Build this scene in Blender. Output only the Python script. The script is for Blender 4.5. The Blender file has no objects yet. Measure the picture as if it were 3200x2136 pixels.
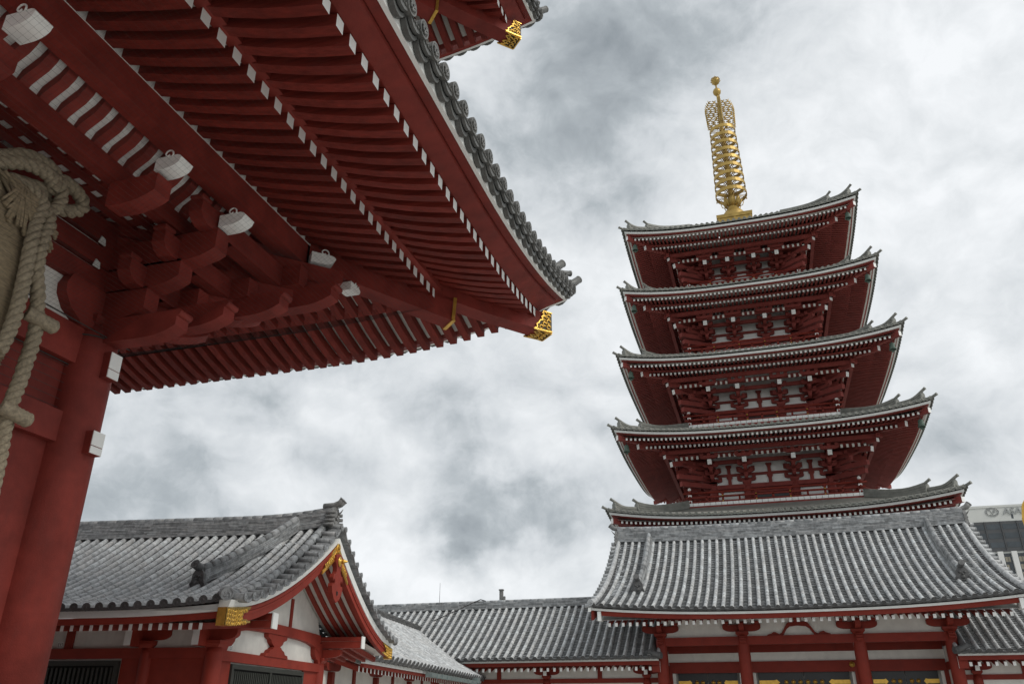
import bpy, bmesh, math, random
from mathutils import Vector, Matrix
V = Vector
rad = math.radians
PI = math.pi
SC = bpy.context.scene
COL = SC.collection
random.seed(7)

# ------------------------------------------------------------------ camera
cd = bpy.data.cameras.new('camera')
cam = bpy.data.objects.new('camera', cd)
COL.objects.link(cam)
cam.location = (0, 0, 1.6)
cam.rotation_euler = (rad(90 + 24.77), 0, rad(16.73))
cd.sensor_width = 36
cd.lens = 2490 / 3200 * 36
cd.clip_start = 0.1
cd.clip_end = 3000
SC.camera = cam
SC.view_settings.view_transform = 'Standard'
SC.view_settings.look = 'None'
SC.view_settings.exposure = 0.32
SC.view_settings.gamma = 1.0

# ------------------------------------------------------------------ sun
SUN_EL = 42                      # azimuth measured from +Y towards +X
sl = bpy.data.lights.new('sun', 'SUN')
sl.energy = 1.5
sl.angle = rad(25)
sl.color = (1.0, 0.96, 0.9)
sun = bpy.data.objects.new('sun', sl)
COL.objects.link(sun)
SUN_AZ = 108
sd = V((math.sin(rad(SUN_AZ)) * math.cos(rad(SUN_EL)), math.cos(rad(SUN_AZ)) * math.cos(rad(SUN_EL)), math.sin(rad(SUN_EL))))
sun.rotation_euler = (-sd).to_track_quat('-Z', 'Y').to_euler()

# ------------------------------------------------------------------ overcast sky
world = bpy.data.worlds.new('World')
SC.world = world
world.use_nodes = True
nt = world.node_tree
nt.nodes.clear()
class NT:
    def __init__(s, tree): s.t = tree
    def n(s, typ, **kw):
        nd = s.t.nodes.new(typ)
        for k, v in kw.items(): setattr(nd, k, v)
        return nd
    def l(s, a, b): s.t.links.new(a, b)
    def math(s, op, a, b=None, clamp=False):
        nd = s.n('ShaderNodeMath', operation=op); nd.use_clamp = clamp
        for i, x in enumerate((a, b)):
            if x is None: continue
            if isinstance(x, (int, float)): nd.inputs[i].default_value = x
            else: s.l(x, nd.inputs[i])
        return nd.outputs[0]
    def vmath(s, op, a, b=None, out=0):
        nd = s.n('ShaderNodeVectorMath', operation=op)
        for i, x in enumerate((a, b)):
            if x is None: continue
            if isinstance(x, (tuple, list, Vector)): nd.inputs[i].default_value = tuple(x)
            elif isinstance(x, (int, float)): nd.inputs['Scale'].default_value = x
            else: s.l(x, nd.inputs[i])
        return nd.outputs['Value'] if out else nd.outputs[0]
W = NT(nt)
tc = W.n('ShaderNodeTexCoord')
dirn = W.vmath('NORMALIZE', tc.outputs['Generated'])
def noise(N, vec, scale, detail=6, rough=0.55, dist=0.0):
    nd = N.n('ShaderNodeTexNoise')
    nd.inputs['Scale'].default_value = scale
    nd.inputs['Detail'].default_value = detail
    nd.inputs['Roughness'].default_value = rough
    nd.inputs['Distortion'].default_value = dist
    N.l(vec, nd.inputs['Vector'])
    return nd
sep = W.n('ShaderNodeSeparateXYZ'); W.l(dirn, sep.inputs[0])
den = W.math('ADD', W.math('MAXIMUM', sep.outputs[2], 0.0), 0.35)
comb = W.n('ShaderNodeCombineXYZ')
W.l(W.math('DIVIDE', sep.outputs[0], den), comb.inputs[0])
W.l(W.math('DIVIDE', sep.outputs[1], den), comb.inputs[1])
cl = comb.outputs[0]
wn = noise(W, dirn, 3.0, 5, 0.55)
warp = W.vmath('SCALE', W.vmath('SUBTRACT', wn.outputs['Color'], (0.5, 0.5, 0.5)), 0.24)
wn2 = noise(W, dirn, 9.0, 6, 0.6)
warp2 = W.vmath('SCALE', W.vmath('SUBTRACT', wn2.outputs['Color'], (0.5, 0.5, 0.5)), 0.14)
wd = W.vmath('NORMALIZE', W.vmath('ADD', W.vmath('ADD', dirn, warp), warp2))
# cloud banks: compass direction, size in degrees, darker (-) or brighter (+)
BLOBS = [((-0.0826, 0.7352, 0.6728), 7, -0.30), ((-0.0049, 0.7214, 0.6925), 6, -0.25), ((-0.1702, 0.7696, 0.6154), 6, -0.28),
         ((-0.2107, 0.7009, 0.6814), 6, -0.12), ((-0.2635, 0.9317, 0.25), 4.4, -0.55), ((-0.2822, 0.9388, 0.1976), 3.0, -0.40),
         ((-0.3331, 0.9016, 0.276), 3.5, -0.15), ((-0.4383, 0.844, 0.3092), 4, -0.12), ((-0.6212, 0.7409, 0.2555), 6, -0.34),
         ((-0.5428, 0.7699, 0.3357), 4, -0.15), ((-0.236, 0.9234, 0.3026), 3, 0.28), ((-0.2722, 0.9055, 0.3254), 3, 0.15),
         ((-0.3396, 0.9292, 0.1456), 6, 0.2), ((-0.4868, 0.8084, 0.331), 3.5, 0.2), ((0.2023, 0.7989, 0.5665), 12, 0.22),
         ((-0.2027, 0.8124, 0.5468), 5, 0.15), ((0.2555, 0.898, 0.3583), 4, 0.15), ((0.226, 0.9394, 0.2579), 3, -0.15),
         ((-0.1077, 0.9092, 0.4021), 5, 0.12), ((-0.3076, 0.8843, 0.3514), 3, -0.1), ((-0.4092, 0.8904, 0.1995), 3, 0.1)]
# lumpy relief: density here against density a little higher up gives bright crowns and grey bellies
wv = noise(W, dirn, 7.0, 4, 0.5)
st = W.vmath('ADD', dirn, W.vmath('SCALE', W.vmath('SUBTRACT', wv.outputs['Color'], (0.5, 0.5, 0.5)), 0.10))
st = W.vmath('MULTIPLY', st, (1.0, 1.0, 1.25))
def relief(fn, dz):
    here = fn(st); above = fn(W.vmath('ADD', st, (0.35 * dz, -0.15 * dz, dz)))
    return W.math('SUBTRACT', here, above)
r1 = relief(lambda v: noise(W, v, 5.5, 4, 0.45, 0.0).outputs['Fac'], 0.05)
r2 = relief(lambda v: noise(W, v, 10.0, 7, 0.60, 0.0).outputs['Fac'], 0.028)
r3 = relief(lambda v: noise(W, v, 3.2, 4, 0.52, 0.0).outputs['Fac'], 0.07)
big = noise(W, st, 2.6, 6, 0.5, 0.2)
lump = W.n('ShaderNodeMapRange'); lump.inputs[1].default_value = 0.38; lump.inputs[2].default_value = 0.62
W.l(noise(W, dirn, 3.6, 3, 0.5).outputs['Fac'], lump.inputs[0])
val = W.math('ADD', W.math('MULTIPLY', W.math('SUBTRACT', big.outputs['Fac'], 0.5), 0.78), 0.625)
val = W.math('ADD', val, W.math('MULTIPLY', W.math('MULTIPLY', r1, lump.outputs[0]), 1.3))
val = W.math('ADD', val, W.math('MULTIPLY', r2, 0.85))
val = W.math('ADD', val, W.math('MULTIPLY', r3, 0.95))
for c, deg, amp in BLOBS:
    c = V(c).normalized()
    k = 1.0 / (1 - math.cos(rad(deg)))
    d = W.vmath('DOT_PRODUCT', wd, c, 1)
    e = W.math('EXPONENT', W.math('MULTIPLY', W.math('SUBTRACT', d, 1.0), k))
    val = W.math('ADD', val, W.math('MULTIPLY', e, amp))
ramp = W.n('ShaderNodeValToRGB')
val = W.math('ADD', W.math('MULTIPLY', val, 0.8), 0.2)
W.l(val, ramp.inputs[0])
el = ramp.color_ramp.elements
el[0].position = 0.0; el[0].color = (0.17, 0.20, 0.22, 1)
el[1].position = 1.0; el[1].color = (0.765, 0.785, 0.805, 1)
for p, c in ((0.2, (0.275, 0.305, 0.33, 1)), (0.4, (0.37, 0.405, 0.43, 1)), (0.6, (0.535, 0.565, 0.59, 1)), (0.8, (0.655, 0.68, 0.70, 1))):
    x = el.new(p); x.color = c
sky = W.n('ShaderNodeTexSky')
sky.sky_type = 'NISHITA'
sky.sun_disc = False
sky.sun_elevation = rad(SUN_EL)
sky.sun_rotation = rad(SUN_AZ)
b1 = W.n('ShaderNodeBackground'); b1.inputs['Strength'].default_value = 0.05
W.l(sky.outputs[0], b1.inputs['Color'])
b2 = W.n('ShaderNodeBackground'); b2.inputs['Strength'].default_value = 1.0
W.l(ramp.outputs[0], b2.inputs['Color'])
mx = W.n('ShaderNodeMixShader'); mx.inputs[0].default_value = 0.96      # almost closed cloud deck
W.l(b1.outputs[0], mx.inputs[1]); W.l(b2.outputs[0], mx.inputs[2])
wo = W.n('ShaderNodeOutputWorld')
W.l(mx.outputs[0], wo.inputs[0])

# ------------------------------------------------------------------ materials
def mat(name, col, rough=0.6, var=0.15, scale=3.0, col2=None, bump=0.0, bscale=20.0, metal=0.0, stretch=None, spec=0.5, rnd=None, streak=0.0, tone=0.0):
    m = bpy.data.materials.new(name); m.use_nodes = True
    N = NT(m.node_tree); N.t.nodes.clear()
    out = N.n('ShaderNodeOutputMaterial')
    p = N.n('ShaderNodeBsdfPrincipled')
    N.l(p.outputs[0], out.inputs[0])
    p.inputs['Roughness'].default_value = rough
    p.inputs['Metallic'].default_value = metal
    p.inputs['Specular IOR Level'].default_value = spec
    t = N.n('ShaderNodeTexCoord')
    vec = t.outputs['Object']
    if stretch:
        mp = N.n('ShaderNodeMapping'); mp.inputs['Scale'].default_value = stretch
        N.l(vec, mp.inputs[0]); vec = mp.outputs[0]
    nz = noise(N, vec, scale, 8, 0.62)
    mx = N.n('ShaderNodeMix', data_type='RGBA')
    r = N.n('ShaderNodeMapRange'); r.inputs[1].default_value = 0.33; r.inputs[2].default_value = 0.67
    N.l(nz.outputs['Fac'], r.inputs[0])
    N.l(r.outputs[0], mx.inputs['Factor'])
    c2 = col2 if col2 else tuple(c * (1 + var) for c in col)
    c1 = tuple(c * (1 - var) for c in col) if not col2 else col
    mx.inputs['A'].default_value = (*c1, 1); mx.inputs['B'].default_value = (*c2, 1)
    cur = mx.outputs['Result']
    if rnd:                                   # random tone per tile, lowered on pans and risers for groove shade
        a = N.n('ShaderNodeAttribute'); a.attribute_name = 'rnd'
        rr = N.n('ShaderNodeValToRGB'); N.l(a.outputs['Fac'], rr.inputs[0])
        rr.color_ramp.elements[0].color = (*rnd[0], 1); rr.color_ramp.elements[1].color = (*rnd[-1], 1)
        for i, c in enumerate(rnd[1:-1]):
            x = rr.color_ramp.elements.new((i + 1) / (len(rnd) - 1)); x.color = (*c, 1)
        m2 = N.n('ShaderNodeMix', data_type='RGBA', blend_type='MULTIPLY'); m2.inputs['Factor'].default_value = 1.0
        N.l(cur, m2.inputs['A']); N.l(rr.outputs[0], m2.inputs['B'])
        cur = m2.outputs['Result']
    if streak:
        ms = N.n('ShaderNodeMapping'); ms.inputs['Scale'].default_value = (2.6, 2.6, 0.7); N.l(t.outputs['Object'], ms.inputs[0])
        nz3 = noise(N, ms.outputs[0], 1.3, 8, 0.72)
        rs = N.n('ShaderNodeMapRange'); rs.inputs[1].default_value = 0.52; rs.inputs[2].default_value = 0.75; rs.inputs[4].default_value = streak
        N.l(nz3.outputs['Fac'], rs.inputs[0])
        m3 = N.n('ShaderNodeMix', data_type='RGBA'); N.l(rs.outputs[0], m3.inputs['Factor'])
        N.l(cur, m3.inputs['A']); m3.inputs['B'].default_value = (*[c * 0.55 + 0.02 for c in col], 1)
        cur = m3.outputs['Result']
    if tone:                                  # every timber was painted and aged on its own
        oi = N.n('ShaderNodeObjectInfo')
        tr = N.n('ShaderNodeMapRange'); tr.inputs[3].default_value = 1 - tone; tr.inputs[4].default_value = 1 + tone
        N.l(oi.outputs['Random'], tr.inputs[0])
        cur = N.vmath('MULTIPLY', cur, None) if 0 else cur
        sc_ = N.n('ShaderNodeVectorMath', operation='SCALE'); N.l(cur, sc_.inputs[0]); N.l(tr.outputs[0], sc_.inputs['Scale'])
        cur = sc_.outputs[0]
    N.l(cur, p.inputs['Base Color'])
    if bump:
        nb = noise(N, vec, bscale, 6, 0.6)
        b = N.n('ShaderNodeBump'); b.inputs['Strength'].default_value = bump; b.inputs['Distance'].default_value = 0.02
        N.l(nb.outputs['Fac'], b.inputs['Height']); N.l(b.outputs[0], p.inputs['Normal'])
    return m
M = {}
M['red'] = mat('red lacquer', (0.195, 0.031, 0.023), 0.62, 0.24, 2.2, bump=0.16, bscale=60, streak=0.4, spec=0.22, tone=.14)
M['redg'] = mat('red lacquer on grained timber', (0.18, 0.026, 0.018), 0.62, 0.30, 1.6, bump=0.35, bscale=7, streak=0.4, spec=0.22, tone=.16, stretch=(0.7, 12, 12))
M['redf'] = mat('red lacquer on grained timber, return side', (0.18, 0.026, 0.018), 0.62, 0.30, 1.6, bump=0.35, bscale=7, streak=0.4, spec=0.22, tone=.16, stretch=(12, 0.7, 12))
M['redp'] = mat('pagoda red', (0.235, 0.052, 0.043), 0.7, 0.16, 1.5, bump=0.1, bscale=30, streak=0.3, spec=0.2, tone=.10)
M['redw'] = mat('vermilion paint', (0.195, 0.026, 0.016), 0.6, 0.14, 2.0, bump=0.1, bscale=50, streak=0.35, spec=0.22, tone=.10)
M['redv'] = mat('bright vermilion paint', (0.25, 0.034, 0.021), 0.6, 0.14, 2.0, bump=0.12, bscale=50, streak=0.3, spec=0.25, tone=.08)
M['white'] = mat('white paint', (0.80, 0.81, 0.78), 0.6, 0.05, 3.0, streak=0.12)
M['plaster'] = mat('lime plaster', (0.68, 0.67, 0.62), 0.85, 0.09, 1.6, bump=0.2, bscale=40, streak=0.28)
M['gold'] = mat('gilt metal', (0.72, 0.44, 0.09), 0.32, 0.18, 6.0, metal=0.75, bump=0.25, bscale=45)
M['giltp'] = mat('gilded bronze', (0.40, 0.27, 0.075), 0.45, 0.25, 1.5, metal=0.55, bump=0.1, bscale=8)
M['etch'] = mat('dark etched ground', (0.035, 0.028, 0.015), 0.5, 0.2, 8.0, metal=0.4)
TR = [(0.55, 0.55, 0.55), (0.78, 0.78, 0.78), (0.98, 0.98, 0.99), (1.06, 1.03, 1.01), (1.22, 1.24, 1.25)]
M['tile'] = mat('weathered clay tile', (0.26, 0.268, 0.268), 0.5, 0.3, 7.0, col2=(0.54, 0.555, 0.555), bump=0.25, bscale=24, rnd=TR, spec=0.45)
M['tileq'] = mat('weathered pan tile', (0.18, 0.187, 0.19), 0.55, 0.3, 7.0, col2=(0.36, 0.372, 0.375), bump=0.25, bscale=24, rnd=TR, spec=0.4, streak=.3)  # darker than the cover tiles: shade of the grooves put into its colour
M['tiled'] = mat('dark clay tile', (0.075, 0.075, 0.075), 0.6, 0.3, 4.0, col2=(0.125, 0.125, 0.122), bump=0.3, bscale=30, rnd=TR)
M['tilep'] = mat('grey green roof tile', (0.16, 0.165, 0.145), 0.6, 0.2, 3.0, col2=(0.25, 0.25, 0.22), bump=0.15, bscale=14, rnd=TR[1:4])
M['tileg'] = mat('charcoal eave tile', (0.085, 0.088, 0.082), 0.5, 0.2, 5.0, col2=(0.15, 0.15, 0.14), bump=0.25, bscale=30, rnd=TR[1:4])
M['black'] = mat('black lacquer door', (0.012, 0.012, 0.012), 0.35, 0.2, 3.0)
M['slat'] = mat('dark green window frame', (0.030, 0.033, 0.027), 0.55, 0.2, 5.0)
M['dark'] = mat('unlit interior', (0.01, 0.009, 0.008), 0.9, 0.1)
M['straw'] = mat('rice straw', (0.29, 0.225, 0.14), 0.85, 0.3, 9.0, bump=0.6, bscale=70, stretch=(1, 1, 6))
M['rope'] = mat('straw rope', (0.29, 0.24, 0.165), 0.85, 0.3, 30.0, bump=0.8, bscale=90)
M['bell'] = mat('green patina bronze', (0.075, 0.115, 0.09), 0.6, 0.25, 6.0, metal=0.2)
M['wire'] = mat('net wire', (0.045, 0.042, 0.038), 0.7, 0.1)
M['copper'] = mat('aged copper gutter', (0.20, 0.245, 0.24), 0.5, 0.2, 6.0, metal=0.3)
M['conc'] = mat('pale concrete', (0.52, 0.53, 0.50), 0.85, 0.05, 0.2)
M['concw'] = mat('white concrete fin', (0.62, 0.62, 0.60), 0.85, 0.05, 0.2)
M['glass'] = mat('dark tinted glazing', (0.045, 0.055, 0.062), 0.18, 0.25, 0.25)
M['span'] = mat('bronze spandrel panel', (0.060, 0.062, 0.064), 0.4, 0.15, 0.3)
M['letter'] = mat('steel lettering', (0.30, 0.31, 0.30), 0.4, 0.1, metal=0.4)
M['ground'] = mat('stone paving', (0.44, 0.43, 0.41), 0.8, 0.14, 0.7, bump=0.1, bscale=6)
M['curtain'] = mat('beige curtain', (0.30, 0.27, 0.21), 0.8, 0.1)
M['iron'] = mat('black iron', (0.025, 0.022, 0.022), 0.5, 0.2)
M['stone'] = mat('grey oni tile', (0.17, 0.17, 0.165), 0.65, 0.3, 8.0, bump=0.4, bscale=30)

# ------------------------------------------------------------------ mesh builder
class MB:
    def __init__(s): s.v = []; s.f = []; s.m = []; s.sm = []; s.r = []
    def face(s, idx, mat=0, sm=False, r=0.5):
        s.f.append(tuple(idx)); s.m.append(mat); s.sm.append(sm); s.r.append(r)
    def poly(s, pts, mat=0, sm=False, r=0.5):
        i = len(s.v); s.v.extend(tuple(p) for p in pts)
        s.face(range(i, i + len(pts)), mat, sm, r)
    def loft(s, rings, mat=0, c0=None, c1=None, sm=False, r=0.5, closed=True, cap=True):
        n = len(rings[0]); base = len(s.v)
        for rg in rings: s.v.extend(tuple(p) for p in rg)
        for a in range(len(rings) - 1):
            rr = r(a) if callable(r) else r
            for b in range(n if closed else n - 1):
                c = (b + 1) % n
                s.face((base + a * n + b, base + a * n + c, base + (a + 1) * n + c, base + (a + 1) * n + b), mat, sm, rr)
        if cap:
            rr = r(0) if callable(r) else r
            s.face([base + i for i in reversed(range(n))], mat if c0 is None else c0, False, rr)
            s.face([base + (len(rings) - 1) * n + i for i in range(n)], mat if c1 is None else c1, False, rr)
    def sweep(s, pts, prof, right, up=(0, 0, 1), **kw):
        R = V(right); U = V(up)
        s.loft([[V(p) + R * a + U * b for a, b in prof] for p in pts], **kw)
    def bar(s, p0, p1, w, h, mat=0, c0=None, c1=None, up=(0, 0, 1), r=0.5):
        p0 = V(p0); p1 = V(p1); d = (p1 - p0).normalized()
        R = d.cross(V(up)).normalized(); U = R.cross(d)
        s.loft([[p + R * (a * w / 2) + U * (b * h / 2) for a, b in ((-1, -1), (1, -1), (1, 1), (-1, 1))] for p in (p0, p1)], mat, c0, c1, r=r)
    def box(s, c, size, mat=0, rz=0.0, r=0.5):
        c = V(c); x, y, z = [k / 2 for k in size]
        ca, sa = math.cos(rz), math.sin(rz)
        def q(a, b): return (a * ca - b * sa, a * sa + b * ca)
        s.loft([[c + V((*q(a, b), dz)) for a, b in ((-x, -y), (x, -y), (x, y), (-x, y))] for dz in (-z, z)], mat, r=r)
    def b2(s, lo, hi, mat=0):
        lo = V(lo); hi = V(hi); s.box((lo + hi) / 2, hi - lo, mat)
    def prism(s, out, o, ax, ay, th, mat=0, c0=None, c1=None):
        o = V(o); ax = V(ax); ay = V(ay); th = V(th)
        s.loft([[o + ax * a + ay * b + th * t for a, b in out] for t in (0, 1)], mat, c0, c1)
    def tube(s, pts, rd, n=8, mat=0, sm=True, cap=True, r=0.5, ref=None):
        pts = [V(p) for p in pts]; rings = []
        prev = None
        for i, p in enumerate(pts):
            t = (pts[min(i + 1, len(pts) - 1)] - pts[max(i - 1, 0)]).normalized()
            if prev is None:
                a = V((0, 0, 1)) if abs(t.z) < 0.9 else V((1, 0, 0))
                x = t.cross(a).normalized()
            else:
                x = (prev - t * prev.dot(t)).normalized()
            prev = x; y = t.cross(x)
            q = rd[i] if isinstance(rd, (list, tuple)) else rd
            rings.append([p + x * (q * math.cos(2 * PI * k / n)) + y * (q * math.sin(2 * PI * k / n)) for k in range(n)])
        s.loft(rings, mat, sm=sm, cap=cap, r=r)
    def lathe(s, prof, o=(0, 0, 0), ax=(0, 0, 1), n=16, mat=0, sm=True, r=0.5):
        o = V(o); ax = V(ax).normalized()
        a = V((1, 0, 0)) if abs(ax.x) < 0.9 else V((0, 1, 0))
        x = ax.cross(a).normalized(); y = ax.cross(x)
        s.loft([[o + ax * h + x * (q * math.cos(2 * PI * k / n)) + y * (q * math.sin(2 * PI * k / n)) for k in range(n)] for q, h in prof], mat, sm=sm, r=r)
    def build(s, name, mats, parent=None, kind=None, label=None):
        if isinstance(mats, str): mats = [mats]
        me = bpy.data.meshes.new(name)
        me.from_pydata(s.v, [], s.f)
        for k in mats: me.materials.append(M[k])
        me.polygons.foreach_set('material_index', s.m)
        me.polygons.foreach_set('use_smooth', s.sm)
        at = me.attributes.new('rnd', 'FLOAT', 'FACE')
        at.data.foreach_set('value', s.r)
        bm = bmesh.new(); bm.from_mesh(me)
        bmesh.ops.recalc_face_normals(bm, faces=bm.faces)
        bm.to_mesh(me); bm.free()
        o = bpy.data.objects.new(name, me)
        COL.objects.link(o)
        if parent: o.parent = parent
        if kind: o['kind'] = kind
        if label: o['label'] = label
        return o
def tag(o, label, cat, group=None):
    o['label'] = label; o['category'] = cat
    if group: o['group'] = group
    return o
def thing(name, label, cat, loc=(0, 0, 0), rz=0.0, sc=1.0, group=None):
    o = bpy.data.objects.new(name, None); COL.objects.link(o)
    o.location = loc; o.rotation_euler = (0, 0, rz); o.scale = (sc, sc, sc)
    o.empty_display_size = 0.3
    return tag(o, label, cat, group)
def clone(o, parent=None):
    c = o.copy(); COL.objects.link(c)
    if parent: c.parent = parent
    for ch in list(o.children): clone(ch, c)
    return c
def lerp(a, b, t): return a + (b - a) * t
RND = lambda: random.random()

def disc(mb, o, ax, r, mat=0, th=0.03, n=14, rd=0.5, swirl=0):
    """round eave tile end: rim, sunk field, boss or three commas"""
    o = V(o); ax = V(ax).normalized()
    mb.lathe([(r * .98, -th), (r, 0), (r * .82, 0.0), (r * .78, -th * .45), (0.001, -th * .45)], o, ax, n, mat, sm=False, r=rd)
    a = V((0, 0, 1)); x = ax.cross(a).normalized(); y = x.cross(ax)
    if swirl:
        for k in range(3):
            f = 2 * PI * k / 3
            pts = []
            for j in range(5):
                g = f + j * .5; q = r * (.22 + .1 * j)
                pts.append(o + x * (q * math.cos(g)) + y * (q * math.sin(g)) - ax * th * .2)
            mb.tube(pts, [r * .14, r * .15, r * .12, r * .09, r * .05], 5, mat, r=min(1, rd + .15))
    else:
        mb.lathe([(r * .3, -th * .45), (r * .26, -th * .05), (0.001, 0)], o, ax, 6, mat, r=rd)

def tiled_slope(pan, cov, S, s0, s1, pitch, length, rc, course, N=None, nv=None, ends=True, axis=None, endmb=None, seg=0.3, swirl=0, mat=0, dep=0.05, vmin=None, srange=None):
    """hongawara tiling of the surface S(s, v): s runs along the eave in metres, v 0 (eave) .. 1 (top)"""
    ncol = max(1, round((s1 - s0) / pitch)); pt = (s1 - s0) / ncol
    nrow = max(1, round(length / course))
    def nrm(s, v):
        e = 1e-3
        a = S(s + e, v) - S(s - e, v); b = S(s, min(1, v + e)) - S(s, max(0, v - e))
        n = a.cross(b).normalized()
        return n if n.z > 0 else -n
    arc = [(-.5, .0), (-.3, -.72), (0, -1.0), (.3, -.72), (.5, 0)]
    for c in range(ncol):
        sc = s0 + (c + .5) * pt
        for j in range(nrow):
            v0, v1 = j / nrow, (j + 1) / nrow
            if vmin and v1 < vmin(sc): continue
            n0 = nrm(sc, v0 + .2 / nrow); r = .5 * RND()  # pans stay in the dark half of the tones, as groove shade
            lo = [S(sc + a * pt, v0) + n0 * (b * dep + .055) for a, b in arc]
            hi = [S(sc + a * pt, v1) + n0 * (b * dep + .025) for a, b in arc]
            un = [S(sc + a * pt, v0 + .22 / nrow) + n0 * (b * dep + .022) for a, b in arc]
            i = len(pan.v); pan.v.extend(tuple(p) for p in lo + hi + un)
            for k in range(4):
                pan.face((i + k, i + k + 1, i + 6 + k, i + 5 + k), mat, True, r)
                pan.face((i + k, i + 10 + k, i + 11 + k, i + k + 1), mat, False, r * .5)  # riser at half tone: gap shadow put into the colour
    nseg = max(2, round(length / seg))
    for c in range(ncol + 1):
        sc = s0 + c * pt
        off = RND() * .5
        vs = [0.0] + [(k + off) / nseg for k in range(1, nseg)] + [1.0]
        for a, b in zip(vs[:-1], vs[1:]):
            if vmin and b < vmin(sc): continue
            r = .38 + .62 * RND()
            rings = []
            for v, q in ((a, 1.0), (min(b + .05 / nseg, 1), .90)):
                n = nrm(sc, v); t = V((S(sc + .01, v) - S(sc - .01, v))).normalized(); p = S(sc, v) + n * .03
                rings.append([p + t * (rc * q * math.cos(f)) + n * (rc * q * math.sin(f) * 1.05) for f in [PI * k / 6 - .15 * (1 if k == 0 else -1 if k == 6 else 0) for k in range(7)]])
            cov.loft(rings, mat, sm=True, r=r, closed=False, cap=False)
            i = len(cov.v); cov.v.extend(tuple(p) for p in rings[0]); cov.face(range(i, i + 7), mat, False, r * .4)
        if ends and not vmin:
            n = nrm(sc, 0); d = (S(sc, 0) - S(sc, .02)).normalized()
            disc(endmb or cov, S(sc, 0) + n * .03 + d * .03, d, rc * 1.12, mat, rd=.25 + .3 * RND(), swirl=swirl)
    if ends:                                       # curved drip tiles between the round ends
        E = endmb or cov
        for c in range(ncol):
            sc = s0 + (c + .5) * pt
            n = nrm(sc, 0); d = (S(sc, 0) - S(sc, .02)).normalized()
            up = [S(sc + a * pt, 0) + n * (b * dep + .055) + d * .02 for a, b in arc]
            dn = [p - n * (.05 if k in (0, 4) else .075) for k, p in enumerate(up)]
            r = .2 + .3 * RND()
            E.loft([[u, w, w - d * .03, u - d * .03] for u, w in zip(up, dn)], mat, r=r)

# ================================================================== ground
g = MB(); g.poly([(-400, -200, 0), (400, -200, 0), (400, 900, 0), (-400, 900, 0)])
o = g.build('ground', 'ground'); o['kind'] = 'structure'

# ================================================================== five storey pagoda
PX, PY = 1.5, 57.8
pag = thing('five_storey_pagoda', 'tall red five-tiered pagoda with grey tiled roofs and a golden spire', 'pagoda', (PX, PY, 0))
TW = [9.755, 9.245, 8.72, 8.247, 7.896]
TZ = [12.52, 17.885, 23.10, 28.28, 33.38]
TB = [4.1, 3.68, 3.28, 3.0, 2.55]
TI = [1.7, 1.5, 1.36, 1.07, 0.93]
TBAL = [6.0, 5.18, 4.77, 4.31, 3.9]
TH = [0.0, 0.0, 0.2, 0.4, 0.6]
SAG = 0.65
def fr4(k):
    c, s = round(math.cos(k * PI / 2)), round(math.sin(k * PI / 2))
    return V((c, s, 0)), V((s, -c, 0))
def arm_prof(L, h, c=0.55):
    """bracket arm seen from the side: flat top, underside rounded up at both ends"""
    p = [(-L, h), (-L, h * .55)]
    for i in range(1, 5): 
        f = i / 5 * PI / 2
        p.append((-L + L * c * (1 - math.cos(f)), h * .55 * (1 - math.sin(f))))
    p.append((-L * (1 - c), 0))
    return p + [(-x, y) for x, y in reversed(p)]
def block(mb, o, a, n, w, h, mat=0):
    """bearing block, narrower at its foot"""
    o = V(o); Z = V((0, 0, 1))
    def ring(k, z): return [o + a * (x * k / 2) + n * (y * k / 2) + Z * z for x, y in ((-1, -1), (1, -1), (1, 1), (-1, 1))]
    mb.loft([ring(w * .7, 0), ring(w * .8, h * .2), ring(w, h * .5), ring(w, h)], mat)

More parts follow.
